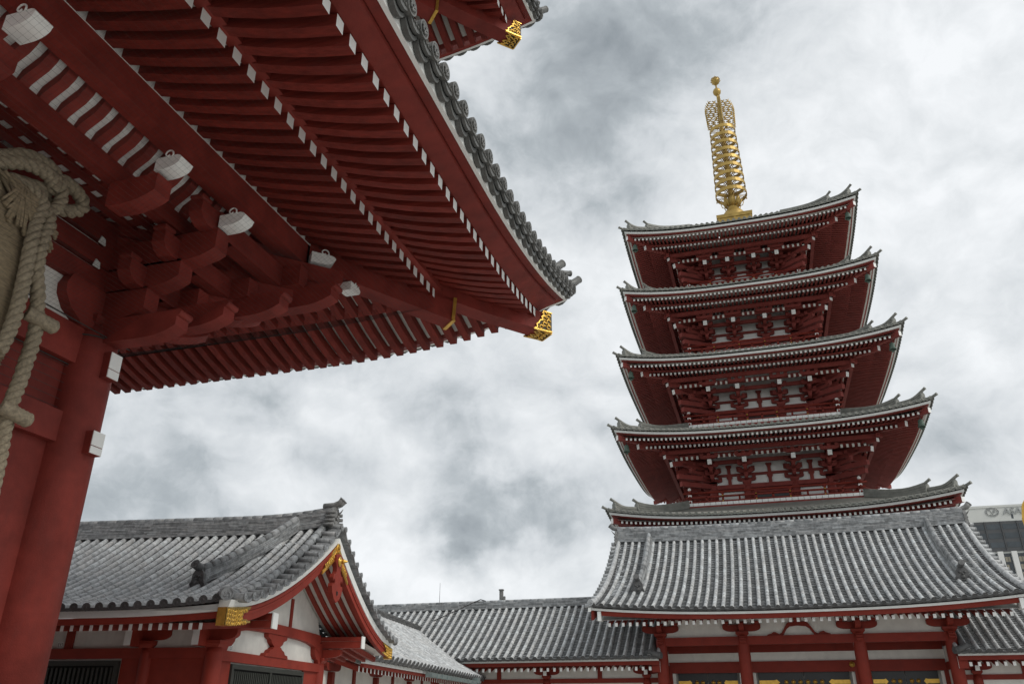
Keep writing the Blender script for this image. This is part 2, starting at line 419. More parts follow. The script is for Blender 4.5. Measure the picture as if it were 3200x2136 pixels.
for t in range(5):
    Wd, zc, B, BI, BAL, h = TW[t], TZ[t], TB[t], TI[t], TBAL[t], TH[t]
    zt = lambda s: zc - SAG + SAG * abs(s / Wd) ** 2.8
    zf = lambda s: zc - .93 + .44 * abs(s / Wd) ** 2.8
    zb = lambda s: zc - 1.06 + .30 * abs(s / Wd) ** 2.8
    topd = (TBAL[t + 1] + .15) if t < 4 else 1.3
    topz = (TZ[t + 1] - 4.16 + TH[t + 1] - .28) if t < 4 else 36.9
    roof = MB(); wf = MB(); rf = MB(); fly = MB(); base = MB(); sof = MB(); kio = MB(); til = MB(); hips = []; pur = MB()
    solo = []
    NS = 24
    S = [-1 + 2 * i / NS for i in range(NS + 1)]
    for k in range(4):
        a, n = fr4(k)
        P = lambda s, d, z: a * s + n * d + V((0, 0, z))
        Z = V((0, 0, 1))
        wf.sweep([P(x * Wd, Wd, zt(x * Wd)) for x in S], [(-.10, -.13), (0, -.13), (0.02, 0), (-.10, 0)], n)
        rf.sweep([P(x * (Wd - .08), Wd - .08, zt(x * Wd)) for x in S], [(-.36, -.20), (-.14, -.175), (0, -.131), (-.30, -.131)], n)
        # tile roof surface
        def RS(s, v, P=P):
            d = lerp(Wd + .2, topd, v); q = s * d / (Wd + .2)
            lift = (zt(s) + .09 - (zc - SAG)) * (1 - v) ** 2
            return P(q, d, lerp(zc - SAG, topz, v * (.80 + .20 * v)) + lift)
        rows = 7
        for i in range(NS):
            for j in range(rows):
                q = [RS(S[i + x] * (Wd + .2), (j + y) / rows) for x, y in ((0, 0), (1, 0), (1, 1), (0, 1))]
                roof.poly(q, 0, True)
        # eave tiles: short cover tiles, round ends, drip plates
        pitch = .37; nt_ = round(2 * Wd / pitch)
        vmax = .30 if (t == 0 and k == 0) else .10
        for i in range(nt_ + 1):
            s = -Wd + 2 * Wd * i / nt_
            pts = [RS(s, v) + Z * .03 for v in (0, vmax * .5, vmax)]
            til.tube(pts, .085, 7, 0, r=.3 + .4 * RND())
            disc(til, RS(s, 0) + n * .02 + Z * .03, n, .105, 0, .03, 10, .5 + .3 * RND())
            if i < nt_:
                s2 = s + Wd / nt_
                pts = [RS(s2 + x * pitch, 0) - Z * y for x, y in ((-.45, 0), (-.22, .06), (0, .08), (.22, .06), (.45, 0))]
                til.loft([[p, p + Z * .06, p + Z * .06 - n * .05, p - n * .05] for p in pts], r=.3 + .3 * RND())
        # flying rafters and base rafters
        nr = round(2 * (Wd - .7) / .275)
        for i in range(nr + 1):
            s = -(Wd - .7) + 2 * (Wd - .7) * i / nr
            d0 = max(Wd - 1.75, abs(s) - .05); d1 = Wd - .36
            z1 = zf(s)
            mb = fly
            if t == 1 and k == 0: mb = MB(); solo.append(('flying_rafter', mb))
            if d1 - d0 > .1:
                pts = [P(s, d, z1 + (d1 - d) * .20) for d in (d0, (d0 + d1) / 2, d1)]
                mb.sweep(pts, [(-.06, -.075), (.06, -.075), (.06, .075), (-.06, .075)], a, mat=0, c1=1)
            d1 = Wd - 1.5; d0 = max(B, abs(s) - .05)
            if abs(s) < Wd - 1.6 and d1 - d0 > .1:
                mb = base
                if t == 1 and k == 0: mb = MB(); solo.append(('base_rafter', mb))
                z1 = zb(s)
                pts = [P(s, d, z1 + (d1 - d) * .26) for d in (d0, (d0 + d1) / 2, d1)]
                mb.sweep(pts, [(-.06, -.08), (.06, -.08), (.06, .08), (-.06, .08)], a, mat=0, c1=1)
        # boards over the rafters
        for i in range(NS):
            for (dA, dB, zz, sl) in ((Wd - 1.75, Wd - .22, lambda s: zf(s) + .08, (.20, Wd - .36)), (B - .1, Wd - 1.5, lambda s: zb(s) + .085, (.26, Wd - 1.5))):
                q = []
                for (x, d) in ((S[i], dB), (S[i + 1], dB), (S[i + 1], dA), (S[i], dA)):
                    s_ = x * d
                    q.append(P(s_, d, zz(x * Wd) + (sl[1] - d) * sl[0]))
                sof.poly(q, 0)
        kio.sweep([P(x * (Wd - 1.5), Wd - 1.5, zb(x * Wd) + .09) for x in S], [(-.12, 0), (-.02, 0), (-.02, .14), (-.12, .14)], n)
        pur.b2
        for dd, z_, w_ in ((Wd - 2.75, zc - 1.02, .24), (Wd - 3.5, zc - 1.18 - h * .1, .2), ((Wd - 3.5 + B) / 2, zc - 1.42 - h * .05, .2)):
            pur.bar(P(-dd - .3, dd, z_), P(dd + .3, dd, z_), w_, .24)
        # plaster gaps of the bracket ceiling
        # hip rafters: diag of corner between side k and k+1
        dg = (a + n); hipr = MB(); hips.append(hipr)
        D = lambda d, z: dg * d + V((0, 0, z))
        hipr.bar(D(B + .3, zc - .35), D(Wd - 1.27, zc - .86), .24, .32, 0, c1=1)
        hipr.bar(D(Wd - 2.1, zc - .50), D(Wd - .12, zc - .52), .24, .30, 0, c1=1)
        hipr.bar(D(B, zc - 1.0), D(Wd - 2.76, zc - 1.22), .26, .30, 0, c1=1)
        hipr.bar(D(B, zc - 1.0), D(Wd - 3.12, zc - 1.68), .26, .32, 0, c1=1)
        for q_, e_ in ((3.45, 2.42), (3.6, 2.9)):
            hipr.bar(D(B, zc - e_ + .12 + h * .5), D(Wd - q_, zc - e_ + h * .35), .26, .30, 0)
    R = roof.build('roof', 'tilep', pag)
    wf.build('eave_board', 'white', R); rf.build('eave_beam', 'redp', R)
    til.build('eave_tiles', 'tilep', R)
    fly.build('flying_rafter', ['redp', 'white'], R, kind='stuff'); base.build('base_rafter', ['redp', 'white'], R, kind='stuff')
    for nm, mb in solo: mb.build(nm, ['redp', 'white'], R)
    sof.build('soffit_board', 'plaster', R); kio.build('rafter_beam', 'redp', R)
    pur.build('purlin', 'redp', R)
    for hp in hips: hp.build('hip_rafter', ['redp', 'white'], R)
    # hip ridges with two curled ends
    for k in range(4):
        a, n = fr4(k); dg = a + n
        hr = MB()
        def HP(d, up=0.0):
            v = (Wd + .2 - d) / (Wd + .2 - topd)
            lift = (zc + .09 - (zc - SAG)) * (1 - v) ** 2
            return dg * d + V((0, 0, lerp(zc - SAG, topz, v * (.80 + .20 * v)) + lift + up))
        pr = (a - n).normalized()
        for (d0, d1, hh, curl) in ((Wd - .35, Wd - 1.7, .30, .27), (Wd - 1.55, max(topd, Wd - 4.5), .40, .25)):
            q = []
            for i in range(9):
                f = i / 8
                d = lerp(d0, d1, f)
                q.append((d, hh * (1 if f > .1 else .95), curl * max(0, 1 - f * 2.2) ** 2))
            hr.loft([[HP(d) + pr * (-.13), HP(d) + pr * .13, HP(d, u + c) + pr * .10, HP(d, u + c) - pr * .10] for d, u, c in q], mat=0, r=.4)
            for lv in (.3, .55, .8):
                hr.loft([[HP(d, u * lv + c * lv - .012) + pr * (-.14), HP(d, u * lv + c * lv - .012) + pr * .14, HP(d, u * lv + c * lv + .012) + pr * .14, HP(d, u * lv + c * lv + .012) - pr * .14] for d, u, c in q], mat=0, r=.7)
            pts = [HP(d, u + c + .03) for d, u, c in q]
            pts = [pts[0] + dg * .24 + V((0, 0, .16))] + pts
            hr.tube(pts, .085, 8, r=.6)
            disc(hr, pts[0] + dg * .01, dg + V((0, 0, .6)), .10, 0, .03, 10, .8)
            # oni end tile
            d, u, c = q[0]
            e = HP(d + .03)
            hr.prism([(-.2, -.02), (.2, -.02), (.24, .2), (.16, .3), (.17, u + c - .1), (0, u + c + .05), (-.17, u + c - .1), (-.16, .3), (-.24, .2)], e, pr, (0, 0, 1), dg * .07, 0)
            hr.lathe([(.09, 0), (.06, .05), (.001, .07)], e + dg * .07 + V((0, 0, u * .6)), dg, 8, 0, r=.3)
        pts = [HP(Wd + .35 - i * .12, .05 + .12 * max(0, 1 - i * .4)) for i in range(5)]
        hr.tube(pts, .085, 8, r=.5); disc(hr, pts[0], dg + V((0, 0, .5)), .10, 0, .03, 10, .7)
        hr.build('hip_ridge', 'tilep', R)
    # ---------------- storey body
    zbeam = zc - 2.73 + h * .55
    wallb = MB()
    zlow = (zc - 4.16 + h) if t else 0
    for k in range(4):
        a, n = fr4(k); P = lambda s, d, z: a * s + n * d + V((0, 0, z))
        wallb.loft([[P(-B, B - .12, z), P(B, B - .12, z), P(B, B - .3, z), P(-B, B - .3, z)] for z in (zlow, zc + .1)])
    body = wallb.build('storey_wall', 'white', pag)
    fr_ = MB(); door = MB(); pan = MB()
    for k in range(4):
        a, n = fr4(k); P = lambda s, d, z: a * s + n * d + V((0, 0, z))
        for zz, hh, dd in ((zbeam - .13, .28, .16), (zbeam + .68 - h * .1, .16, .02), (zlow + .25, .2, .04)):
            fr_.loft([[P(-B - .28, B + dd, z), P(B + .28, B + dd, z), P(B + .28, B - .13, z), P(-B - .28, B - .13, z)] for z in (zz - hh / 2, zz + hh / 2)])
        fr_.loft([[P(-B - .1, B + .1, z), P(B + .1, B + .1, z), P(B + .1, B - .13, z), P(-B - .1, B - .13, z)] for z in (zbeam - .42, zbeam - .30)])
        for m in (-(B + BI) / 2, 0, (B + BI) / 2):                       # short struts between the clusters
            for z0, z1 in ((zbeam + .01, zbeam + .6 - h * .1), (zbeam + .76 - h * .1, zbeam + 1.35 - h * .2)):
                if t in (1, 2) or m == 0:
                    if t == 2 and m != 0: continue
                    if t > 2: continue
                    fr_.prism([(-.11, 0), (.11, 0), (.11, z1 - z0 - .22), (.19, z1 - z0 - .1), (.19, z1 - z0), (-.19, z1 - z0), (-.19, z1 - z0 - .1), (-.11, z1 - z0 - .22)], P(m, B - .12, z0), a, (0, 0, 1), n * .12)
        z0 = zlow + .3; z1 = zbeam - .43
        door.loft([[P(-BI + .35, B - .06, z), P(BI - .35, B - .06, z), P(BI - .35, B - .11, z), P(-BI + .35, B - .11, z)] for z in (z0, z1)])
        for sx in (-1, 1):
            fr_.loft([[P(sx * (BI - .33) - .09, B + .03, z), P(sx * (BI - .33) + .09, B + .03, z), P(sx * (BI - .33) + .09, B - .12, z), P(sx * (BI - .33) - .09, B - .12, z)] for z in (z0, z1)])
        fr_.loft([[P(-BI, B + .02, z), P(BI, B + .02, z), P(BI, B - .12, z), P(-BI, B - .12, z)] for z in (z1 - .14, z1)])
        fr_.loft([[P(-.05, B - .02, z), P(.05, B - .02, z), P(.05, B - .1, z), P(-.05, B - .1, z)] for z in (z0, z1)])
        # small plaster panels in the bracket ceiling
        step = .34; m0 = int((Wd - 3.3) / step)
        for i in range(-m0, m0 + 1):
            s = i * step
            if min(abs(abs(s) - B), abs(abs(s) - BI)) < .45: continue
            pan.loft([[P(s - .07, Wd - 3.20, z), P(s + .07, Wd - 3.20, z), P(s + .07, Wd - 3.24, z), P(s - .07, Wd - 3.24, z)] for z in (zc - 1.44, zc - 1.23)])
    fr_.build('frame_beams', 'redp', body); door.build('doorway', 'black', body); pan.build('ceiling_panels', 'plaster', body, kind='stuff')
    # columns
    cm = MB(); cm.lathe([(.27, 0), (.27, zbeam - zlow - .3), (.23, zbeam - zlow - .05)], (0, 0, zlow), n=14)
    c0 = None
    for k in range(4):
        a, n = fr4(k)
        for s in (-B, -BI, BI):
            p = a * s + n * B
            if c0 is None: c0 = cm.build('column', 'redp', body); o = c0
            else: o = c0.copy(); COL.objects.link(o); o.parent = body
            o.location = p
    # bracket clusters
    def cluster():
        m = MB(); a = V((1, 0, 0)); n = V((0, -1, 0)); Zv = V((0, 0, 1))
        q = lambda s, d, z: V((s, -d, z))
        H = 1 - h * .14
        block(m, q(0, 0, 0), a, n, .56, .24)
        out = Wd - 3.2 - B
        lv = [(.24, .0, .74), (.74, .0, .66), (.24, 0, 0)]
        for z_, d_, L in ((.22, 0, .60), (.84, 0, .60), (.62, .62, .46), (1.0, 1.2, .50), (1.28, out - .05, .58)):
            m.prism(arm_prof(L, .21), q(0, d_ + .1, z_ * H), a, Zv, n * -.2)
            for e in (-L + .12, 0, L - .12): block(m, q(e, d_, (z_ + .21) * H), a, n, .24, .14)
        for z_, L in ((.24, .8), (.62, 1.4), (1.0, out - .3)):
            m.prism([(-.3, .24), (-.3, 0), (L * .6, 0), (L * .82, .05), (L * .95, .13), (L, .24)], q(.11, 0, z_ * H), n, Zv, a * -.22)
            block(m, q(0, L - .15, (z_ + .24) * H), a, n, .3, .16)
        # inclined tail beam with white painted end
        z1 = (zc - 1.67) - zbeam
        m.bar(q(0, -.2, z1 + (out + .2) * .16), q(0, out, z1), .27, .33, 0, c1=1)
        return m
    cm = cluster(); c0 = None
    for k in range(4):
        a, n = fr4(k)
        for s in (-B, -BI, BI, B):
            if c0 is None: c0 = cm.build('bracket_cluster', ['redp', 'white'], body); o = c0
            else: o = c0.copy(); COL.objects.link(o); o.parent = body
            o.location = a * s + n * B + V((0, 0, zbeam)); o.rotation_euler = (0, 0, k * PI / 2)
    # corner arms stepping out along the diagonal
    for k in range(4):
        cm = MB(); a, n = fr4(k); dg = (a + n).normalized(); pr = (a - n).normalized()
        o_ = (a + n) * B + V((0, 0, zbeam))
        for z_, L in ((.22, 1.0), (.62, 1.9), (1.0, 2.7)):
            cm.prism([(0, .24), (0, 0), (L * .65, 0), (L * .85, .06), (L * .96, .14), (L, .24)], o_ + pr * .13 + V((0, 0, z_ * (1 - h * .14))), dg, (0, 0, 1), pr * -.26)
            block(cm, o_ + dg * (L - .2) + V((0, 0, (z_ + .24) * (1 - h * .14))), dg, pr, .34, .18)
        cm.build('corner_bracket', 'redp', body)
    # ---------------- balcony
    if t:
        bal = MB(); rail = MB(); stud = MB()
        zz = zc - 4.16 + h
        for k in range(4):
            a, n = fr4(k); P = lambda s, d, z: a * s + n * d + V((0, 0, z))
            E_ = BAL + .2
            bal.loft([[P(-E_ + .02, E_ - .02, z), P(E_ - .02, E_ - .02, z), P(B, B, z), P(-B, B, z)] for z in (zz - .34, zz - .19)], 0)
            bal.loft([[P(-E_ + .25, E_ - .25, z), P(E_ - .25, E_ - .25, z), P(B, B, z), P(-B, B, z)] for z in (zz - .55, zz - .34)], 0)
            nb = round(2 * E_ / .36); w_ = 2 * E_ / nb
            for i in range(nb):
                s = -E_ + w_ * i
                bal.loft([[P(s + .012, E_, z), P(s + w_ - .012, E_, z), P(s + w_ - .012, E_ - .3, z), P(s + .012, E_ - .3, z)] for z in (zz - .19, zz)], 1)
            rail.tube([P(-BAL - .42, BAL, zz + .70), P(0, BAL, zz + .70), P(BAL + .42, BAL, zz + .70)], .068, 8)
            rail.bar(P(-BAL - .3, BAL, zz + .40), P(BAL + .3, BAL, zz + .40), .10, .12)
            rail.bar(P(-BAL - .2, BAL, zz + .08), P(BAL + .2, BAL, zz + .08), .10, .12)
            npst = 5
            for i in range(npst * 2 + 1):
                s = lerp(-BAL, BAL, i / (npst * 2))
                if 0 < i < npst * 2:
                    if i % 2 == 0:
                        rail.bar(P(s, BAL, zz + .1), P(s, BAL, zz + .66), .13, .10, up=(n.x, n.y, 0))
                        rail.bar(P(s - .12, BAL, zz + .60), P(s + .12, BAL, zz + .60), .12, .06)
                        for hz in (.44, .10): stud.lathe([(.055, 0), (.045, .03), (.001, .05)], P(s, BAL + .06, zz + hz), n, 8)
                    else:
                        rail.bar(P(s, BAL, zz + .1), P(s, BAL, zz + .4), .12, .10, up=(n.x, n.y, 0))
            o_ = P(BAL, BAL, zz)
            rail.loft([[o_ + V((x, y, z)) for x, y in ((-.075, -.075), (.075, -.075), (.075, .075), (-.075, .075))] for z in (0, .86)], 0)
            for z0, z1, w_ in ((.0, .20, .11), (.46, .58, .11)):
                rail.loft([[o_ + V((x * w_, y * w_, z)) for x, y in ((-1, -1), (1, -1), (1, 1), (-1, 1))] for z in (z0, z1)], 1)
            rail.lathe([(.03, .86), (.10, .9), (.11, .98), (.07, 1.05), (.001, 1.09)], o_, n=8, mat=1)
        Bo = bal.build('balcony', ['redp', 'white'], pag)
        rail.build('railing', ['redw', 'white'], Bo); stud.build('stud', 'gold', Bo)

# ---------------- spire
fin = MB(); q = 1.30
fin.loft([[V((x * w_, y * w_, z)) for x, y in ((-1, -1), (1, -1), (1, 1), (-1, 1))] for z, w_ in ((36.5, q), (37.42, q), (37.42, q + .06), (37.70, q + .10), (37.70, q - .3))])
for k in range(4):
    a, n = fr4(k)
    for s in (-q + .1, 0, q - .1): fin.bar(n * (q + .01) + a * s + V((0, 0, 36.6)), n * (q + .01) + a * s + V((0, 0, 37.42)), .16, .05, up=(n.x, n.y, 0))
spire = fin.build('spire', 'giltp', pag); spire.location = (.1, 0, 0)
mb = MB(); mb.lathe([(1.02, 37.70), (1.0, 37.95), (.88, 38.35), (.64, 38.70), (.42, 38.86)], n=24); mb.build('dome', 'giltp', spire)
mb = MB()
for k in range(8):
    f = k * PI / 4; u = V((math.cos(f), math.sin(f), 0)); w_ = V((-u.y, u.x, 0))
    mb.loft([[u * (r_ + dd) + w_ * (x * hw) + V((0, 0, z)) for x, dd in ((-1, 0), (0, .08), (1, 0), (0, -.03))] for r_, z, hw in ((.42, 39.1, .14), (.6, 39.3, .25), (.72, 39.6, .24), (.78, 39.85, .05))], sm=True)
    mb.tube([u * .55 + V((0, 0, 39.12)), u * .8 + V((0, 0, 39.2)), u * .9 + V((0, 0, 39.5)), u * .84 + V((0, 0, 39.6))], .035, 5)
mb.build('lotus', 'giltp', spire)
mb = MB(); mb.lathe([(.42, 38.7), (.34, 39.5), (.31, 39.6), (.31, 40.2), (.2, 40.3), (.17, 47.2), (.13, 47.3), (.10, 50.3), (.07, 52.2)], n=12); mb.build('shaft', 'giltp', spire)
for i in range(9):
    z = lerp(40.30, 46.80, i / 8); r_ = lerp(1.27, 1.08, i / 8)
    mb = MB()
    mb.loft([[V((q_ * math.cos(2 * PI * k / 32), q_ * math.sin(2 * PI * k / 32), z + dz)) for q_, dz in ((r_, -.16), (r_, .16), (r_ - .06, .16), (r_ - .06, -.16))] for k in range(33)], cap=False)
    for k in range(8):
        f = k * PI / 4 + PI / 8; u = V((math.cos(f), math.sin(f), 0))
        mb.bar(u * .15 + V((0, 0, z - .02)), u * (r_ - .03) + V((0, 0, z)), .07, .04)
        mb.lathe([(.02, 0), (.05, -.03), (.055, -.12), (.001, -.13)], u * (r_ + .03) + V((0, 0, z - .12)), n=6)
        w_ = V((-u.y, u.x, 0))
        for sx in (-1, 1): mb.tube([u * .3, u * .55 + w_ * (.18 * sx), u * .85 + w_ * (.16 * sx), u * (r_ - .05) + w_ * (.3 * sx)], .028, 4); 
        for j in range(len(mb.v) - 32, len(mb.v)): mb.v[j] = (mb.v[j][0], mb.v[j][1], mb.v[j][2] + z)
    mb.lathe([(.17, z - .22), (.30, z - .1), (.30, z + .1), (.17, z + .2)], n=10)
    mb.build('ring', 'giltp', spire)
mb = MB(); random.seed(11)
for k in range(4):
    f = k * PI / 2 + .12; u = V((math.cos(f), math.sin(f), 0)); Zv = V((0, 0, 1))
    env = lambda z: 1.24 * (1 - max(0, (z - 48.9) / 1.7) ** 2.2) ** .5 if z > 48.9 else 1.16 + .08 * (z - 47.2) / 1.7
    mb.bar(u * .1 + Zv * 47.25, u * 1.2 + Zv * 47.25, .05, .06)
    z = 47.35
    while z < 50.25:
        w_ = env(z); m_ = max(1, round(w_ / .27))
        for i in range(m_):
            x = .14 + (w_ - .2) * (i + .5) / m_; s_ = 1 if (i + round(z * 7)) % 2 else -1
            pts = [u * (x + s_ * .12 * math.cos(g) * (1 - j * .06)) + Zv * (z + .12 * math.sin(g) * (1 - j * .06) + j * .018) for j, g in enumerate([-2.4 + .75 * j for j in range(8)])]
            mb.tube(pts, [.055] * 6 + [.045, .025], 4)
        pts = [u * (w_ - .16) + Zv * (z - .05), u * (w_ - .03) + Zv * (z + .06), u * (w_ - .02) + Zv * (z + .18), u * (w_ + .035) + Zv * (z + .30)]
        mb.tube(pts, [.05, .05, .036, .01], 4)
        z += .215
mb.build('flame_finial', 'giltp', spire)
mb = MB(); mb.lathe([(.05, 50.9), (.2, 50.98), (.32, 51.15), (.35, 51.35), (.28, 51.55), (.1, 51.68)], n=16); mb.build('ball', 'giltp', spire)
mb = MB(); mb.lathe([(.06, 52.15), (.2, 52.22), (.34, 52.42), (.36, 52.6), (.28, 52.85), (.13, 53.0), (.03, 53.05), (.001, 53.25)], n=16)
for k in range(8):
    f = k * PI / 4; u = V((math.cos(f), math.sin(f), 0)); w_ = V((-u.y, u.x, 0))
    mb.tube([u * .33 - w_ * .13 + V((0, 0, 52.62)), u * .37 - w_ * .06 + V((0, 0, 52.75)), u * .37 + w_ * .06 + V((0, 0, 52.75)), u * .33 + w_ * .13 + V((0, 0, 52.62))], .03, 4)
    mb.tube([u * .3 + V((0, 0, 52.4)), u * .41 + V((0, 0, 52.5)), u * .44 + V((0, 0, 52.58))], [.04, .03, .01], 4)
mb.build('jewel', 'giltp', spire)

# ---------------- wind bells under the roof corners (front left and front right of four tiers)
NM = ['first', 'second', 'third', 'fourth', 'top']
bell0 = None
for t in (1, 2, 3, 4):
    for sx, sd_ in ((-1, 'left'), (1, 'right')):
        lb = 'green bronze wind bell under the %s corner of the %s roof of the pagoda' % (sd_, ['', 'second lowest', 'middle', 'second highest', 'topmost'][t])
        loc = (PX + sx * (TW[t] - .62), PY - (TW[t] - .62), TZ[t] - .68)
        if bell0 is None:
            bell0 = thing('wind_bell', lb, 'bell', loc, group='wind bells under the pagoda roof corners')
            mb = MB(); mb.lathe([(.02, -.18), (.10, -.2), (.15, -.28), (.17, -.5), (.22, -.66), (.20, -.67), (.15, -.5), (.001, -.3)], n=12); mb.build('bell_body', 'bell', bell0)
            mb = MB(); mb.tube([(0, 0, .1), (0, 0, -.2)], .02, 5); mb.build('hook', 'iron', bell0)
            mb = MB(); mb.prism([(-.02, -.5), (-.1, -.78), (0, -.85), (.1, -.78), (.02, -.5)], (0, 0, 0), (1, 0, 0), (0, 0, 1), (0, .012, 0)); mb.build('clapper', 'bell', bell0)
        else:
            b = clone(bell0); b.location = loc; b['label'] = lb

# ================================================================== low tiled halls round the court
def ridge(mb, path, w, h, layers=8, rt=.1, mat=0, capr=None):
    """stacked ridge: courses of flat tiles with a round cap tile along the top"""
    path = [V(p) for p in path]
    t = path[-1] - path[0]; R = V((t.y, -t.x, 0)).normalized()
    step = h / layers
    for i in range(layers):
        ww = w * (1.12 if i == 0 else 1.0 if i % 2 else .96) * (1 - .018 * i)
        nseg = max(1, int(t.length / .35)); off = random.random()
        cuts = [0] + [min(1, (k + off) / nseg) for k in range(nseg)] + [1]
        for a, b in zip(cuts[:-1], cuts[1:]):
            if b - a < 1e-4: continue
            def PT(f):
                g = f * (len(path) - 1); k = min(int(g), len(path) - 2)
                return path[k].lerp(path[k + 1], g - k)
            p, q = PT(a), PT(b); r = random.random()
            z0, z1 = i * step, (i + .86) * step
            mb.loft([[e + R * x + V((0, 0, z)) for x, z in ((-ww / 2, z0), (ww / 2, z0), (ww / 2, z1), (-ww / 2, z1))] for e in (p, q)], mat, r=r)
    mb.loft([[e + R * x + V((0, 0, z)) for x, z in ((-w * .4, 0), (w * .4, 0), (w * .4, h), (-w * .4, h))] for e in path], mat, r=.1)
    n = max(2, round(t.length / .4))
    for i in range(n):
        def PT(f):
            g = f * (len(path) - 1); k = min(int(g), len(path) - 2)
            return path[k].lerp(path[k + 1], g - k) + V((0, 0, h + rt * .2))
        mb.tube([PT(i / n), PT((i + 1) / n)], [rt, rt * .93], 8, mat, r=random.random())
def oni(mb, o, out, w, h, mat=0, curl=.35, rt=.1, horns=True):
    """ridge-end tile: shouldered plaque with horned face and a curled cap tile over it"""
    o = V(o); out = V(out).normalized(); R = V((out.y, -out.x, 0)).normalized(); Zv = V((0, 0, 1))
    mb.prism([(-.5 * w, 0), (.5 * w, 0), (.62 * w, .12 * h), (.48 * w, .4 * h), (.46 * w, .72 * h), (.25 * w, .95 * h), (0, h), (-.25 * w, .95 * h), (-.46 * w, .72 * h), (-.48 * w, .4 * h), (-.62 * w, .12 * h)], o, R, Zv, out * .12, mat)
    f = o + out * .12
    for sx in (-1, 1):
        mb.lathe([(.11 * w, 0), (.09 * w, .05), (.001, .07)], f + R * (sx * .2 * w) + Zv * (h * .58), out, 7, mat, r=.3)
        if horns: mb.tube([f + R * (sx * .2 * w) + Zv * h * .7, f + R * (sx * .3 * w) + Zv * h * .82 + out * .08, f + R * (sx * .28 * w) + Zv * h * .95 + out * .16], [.05 * w, .04 * w, .01], 5, mat, r=.3)
        mb.tube([f + R * (sx * .5 * w) + Zv * h * .05, f + R * (sx * .58 * w) + Zv * h * .2, f + R * (sx * .45 * w) + Zv * h * .3, f + R * (sx * .38 * w) + Zv * h * .2], .05 * w, 5, mat, r=.4)
    mb.lathe([(.09 * w, 0), (.08 * w, .07), (.001, .09)], f + Zv * h * .45, out, 7, mat, r=.3)
    mb.lathe([(.2 * w, 0), (.17 * w, .04), (.001, .05)], f + Zv * h * .24, out, 8, mat, r=.2)
    p = [o - out * .4 + Zv * (h + rt * .1), o + Zv * (h + rt * .25), o + out * .22 + Zv * (h + curl * .45), o + out * .36 + Zv * (h + curl)]
    mb.tube(p, [rt, rt, rt * 1.05, rt * 1.15], 9, mat, r=.5)
    disc(mb, p[-1], p[-1] - p[-2], rt * 1.2, mat, .03, 12, .4, swirl=1)
def rafters(parent, xs, y0, z0, y1, z1, w, h, red='redw'):
    o0 = None
    for x in xs:
        if o0 is None:
            mb = MB(); m = (y0 + y1) / 2
            mb.sweep([(0, y0, z0), (0, m, lerp(z0, z1, .5)), (0, y1, z1)], [(-w / 2, -h / 2), (w / 2, -h / 2), (w / 2, h / 2), (-w / 2, h / 2)], (1, 0, 0), c0=1)
            o0 = mb.build('rafter', [red, 'white'], parent); o = o0
        else:
            o = o0.copy(); COL.objects.link(o); o.parent = parent
        o.location = (x, 0, 0)
def rng(a, b, n): return [lerp(a, b, i / (n - 1)) for i in range(n)]
X_, Y_, Z_ = V((1, 0, 0)), V((0, 1, 0)), V((0, 0, 1))

# ------------------------------------------------------------------ gate hall in front of the pagoda
KH = 40 / 35
hall = thing('gate_hall', 'gabled temple hall with grey tiled roof and black gold-studded doors in front of the pagoda', 'hall', (KH * 1.22, 40, (1 - KH) * 1.6), 0, KH)
so = lambda x: .32 * (abs(x) / 7.9) ** 2.6
HX = 7.75
def HS(s, v):
    q = s * (1 - .055 * (1 - (1 - v) ** 2))
    return V((q, -1.92 + 4.9 * v, 5.12 + so(s) * (1 - v) ** 2 + .12 * (abs(s) / 7.9) ** 4 * v + 3.64 * v * (.74 + .26 * v)))
pan = MB(); cov = MB(); rm = MB()
eb = MB(); tiled_slope(pan, cov, HS, -HX, HX, .337, 6.15, .078, .145, seg=.29, endmb=eb)
i = len(pan.v)
back = lambda s, v: V((HS(s, v).x, 2 * 2.98 - HS(s, v).y, HS(s, v).z))
for a, b in zip(rng(-HX, HX, 17)[:-1], rng(-HX, HX, 17)[1:]):
    for c, d in zip(rng(0, 1, 7)[:-1], rng(0, 1, 7)[1:]):
        pan.poly([back(a, c), back(b, c), back(b, d), back(a, d)], 0, True)
RO = pan.build('roof', 'tileq', hall)
cov.build('cover_tiles', 'tile', RO); eb.build('eave_end_tiles', 'tiled', RO)
ridge(rm, [(x, 2.98, 8.62 + .14 * (abs(x) / 7.4) ** 3) for x in rng(-7.38, 7.38, 13)], .5, .62, 9, .11)
rm.build('main_ridge', 'tileq', RO)
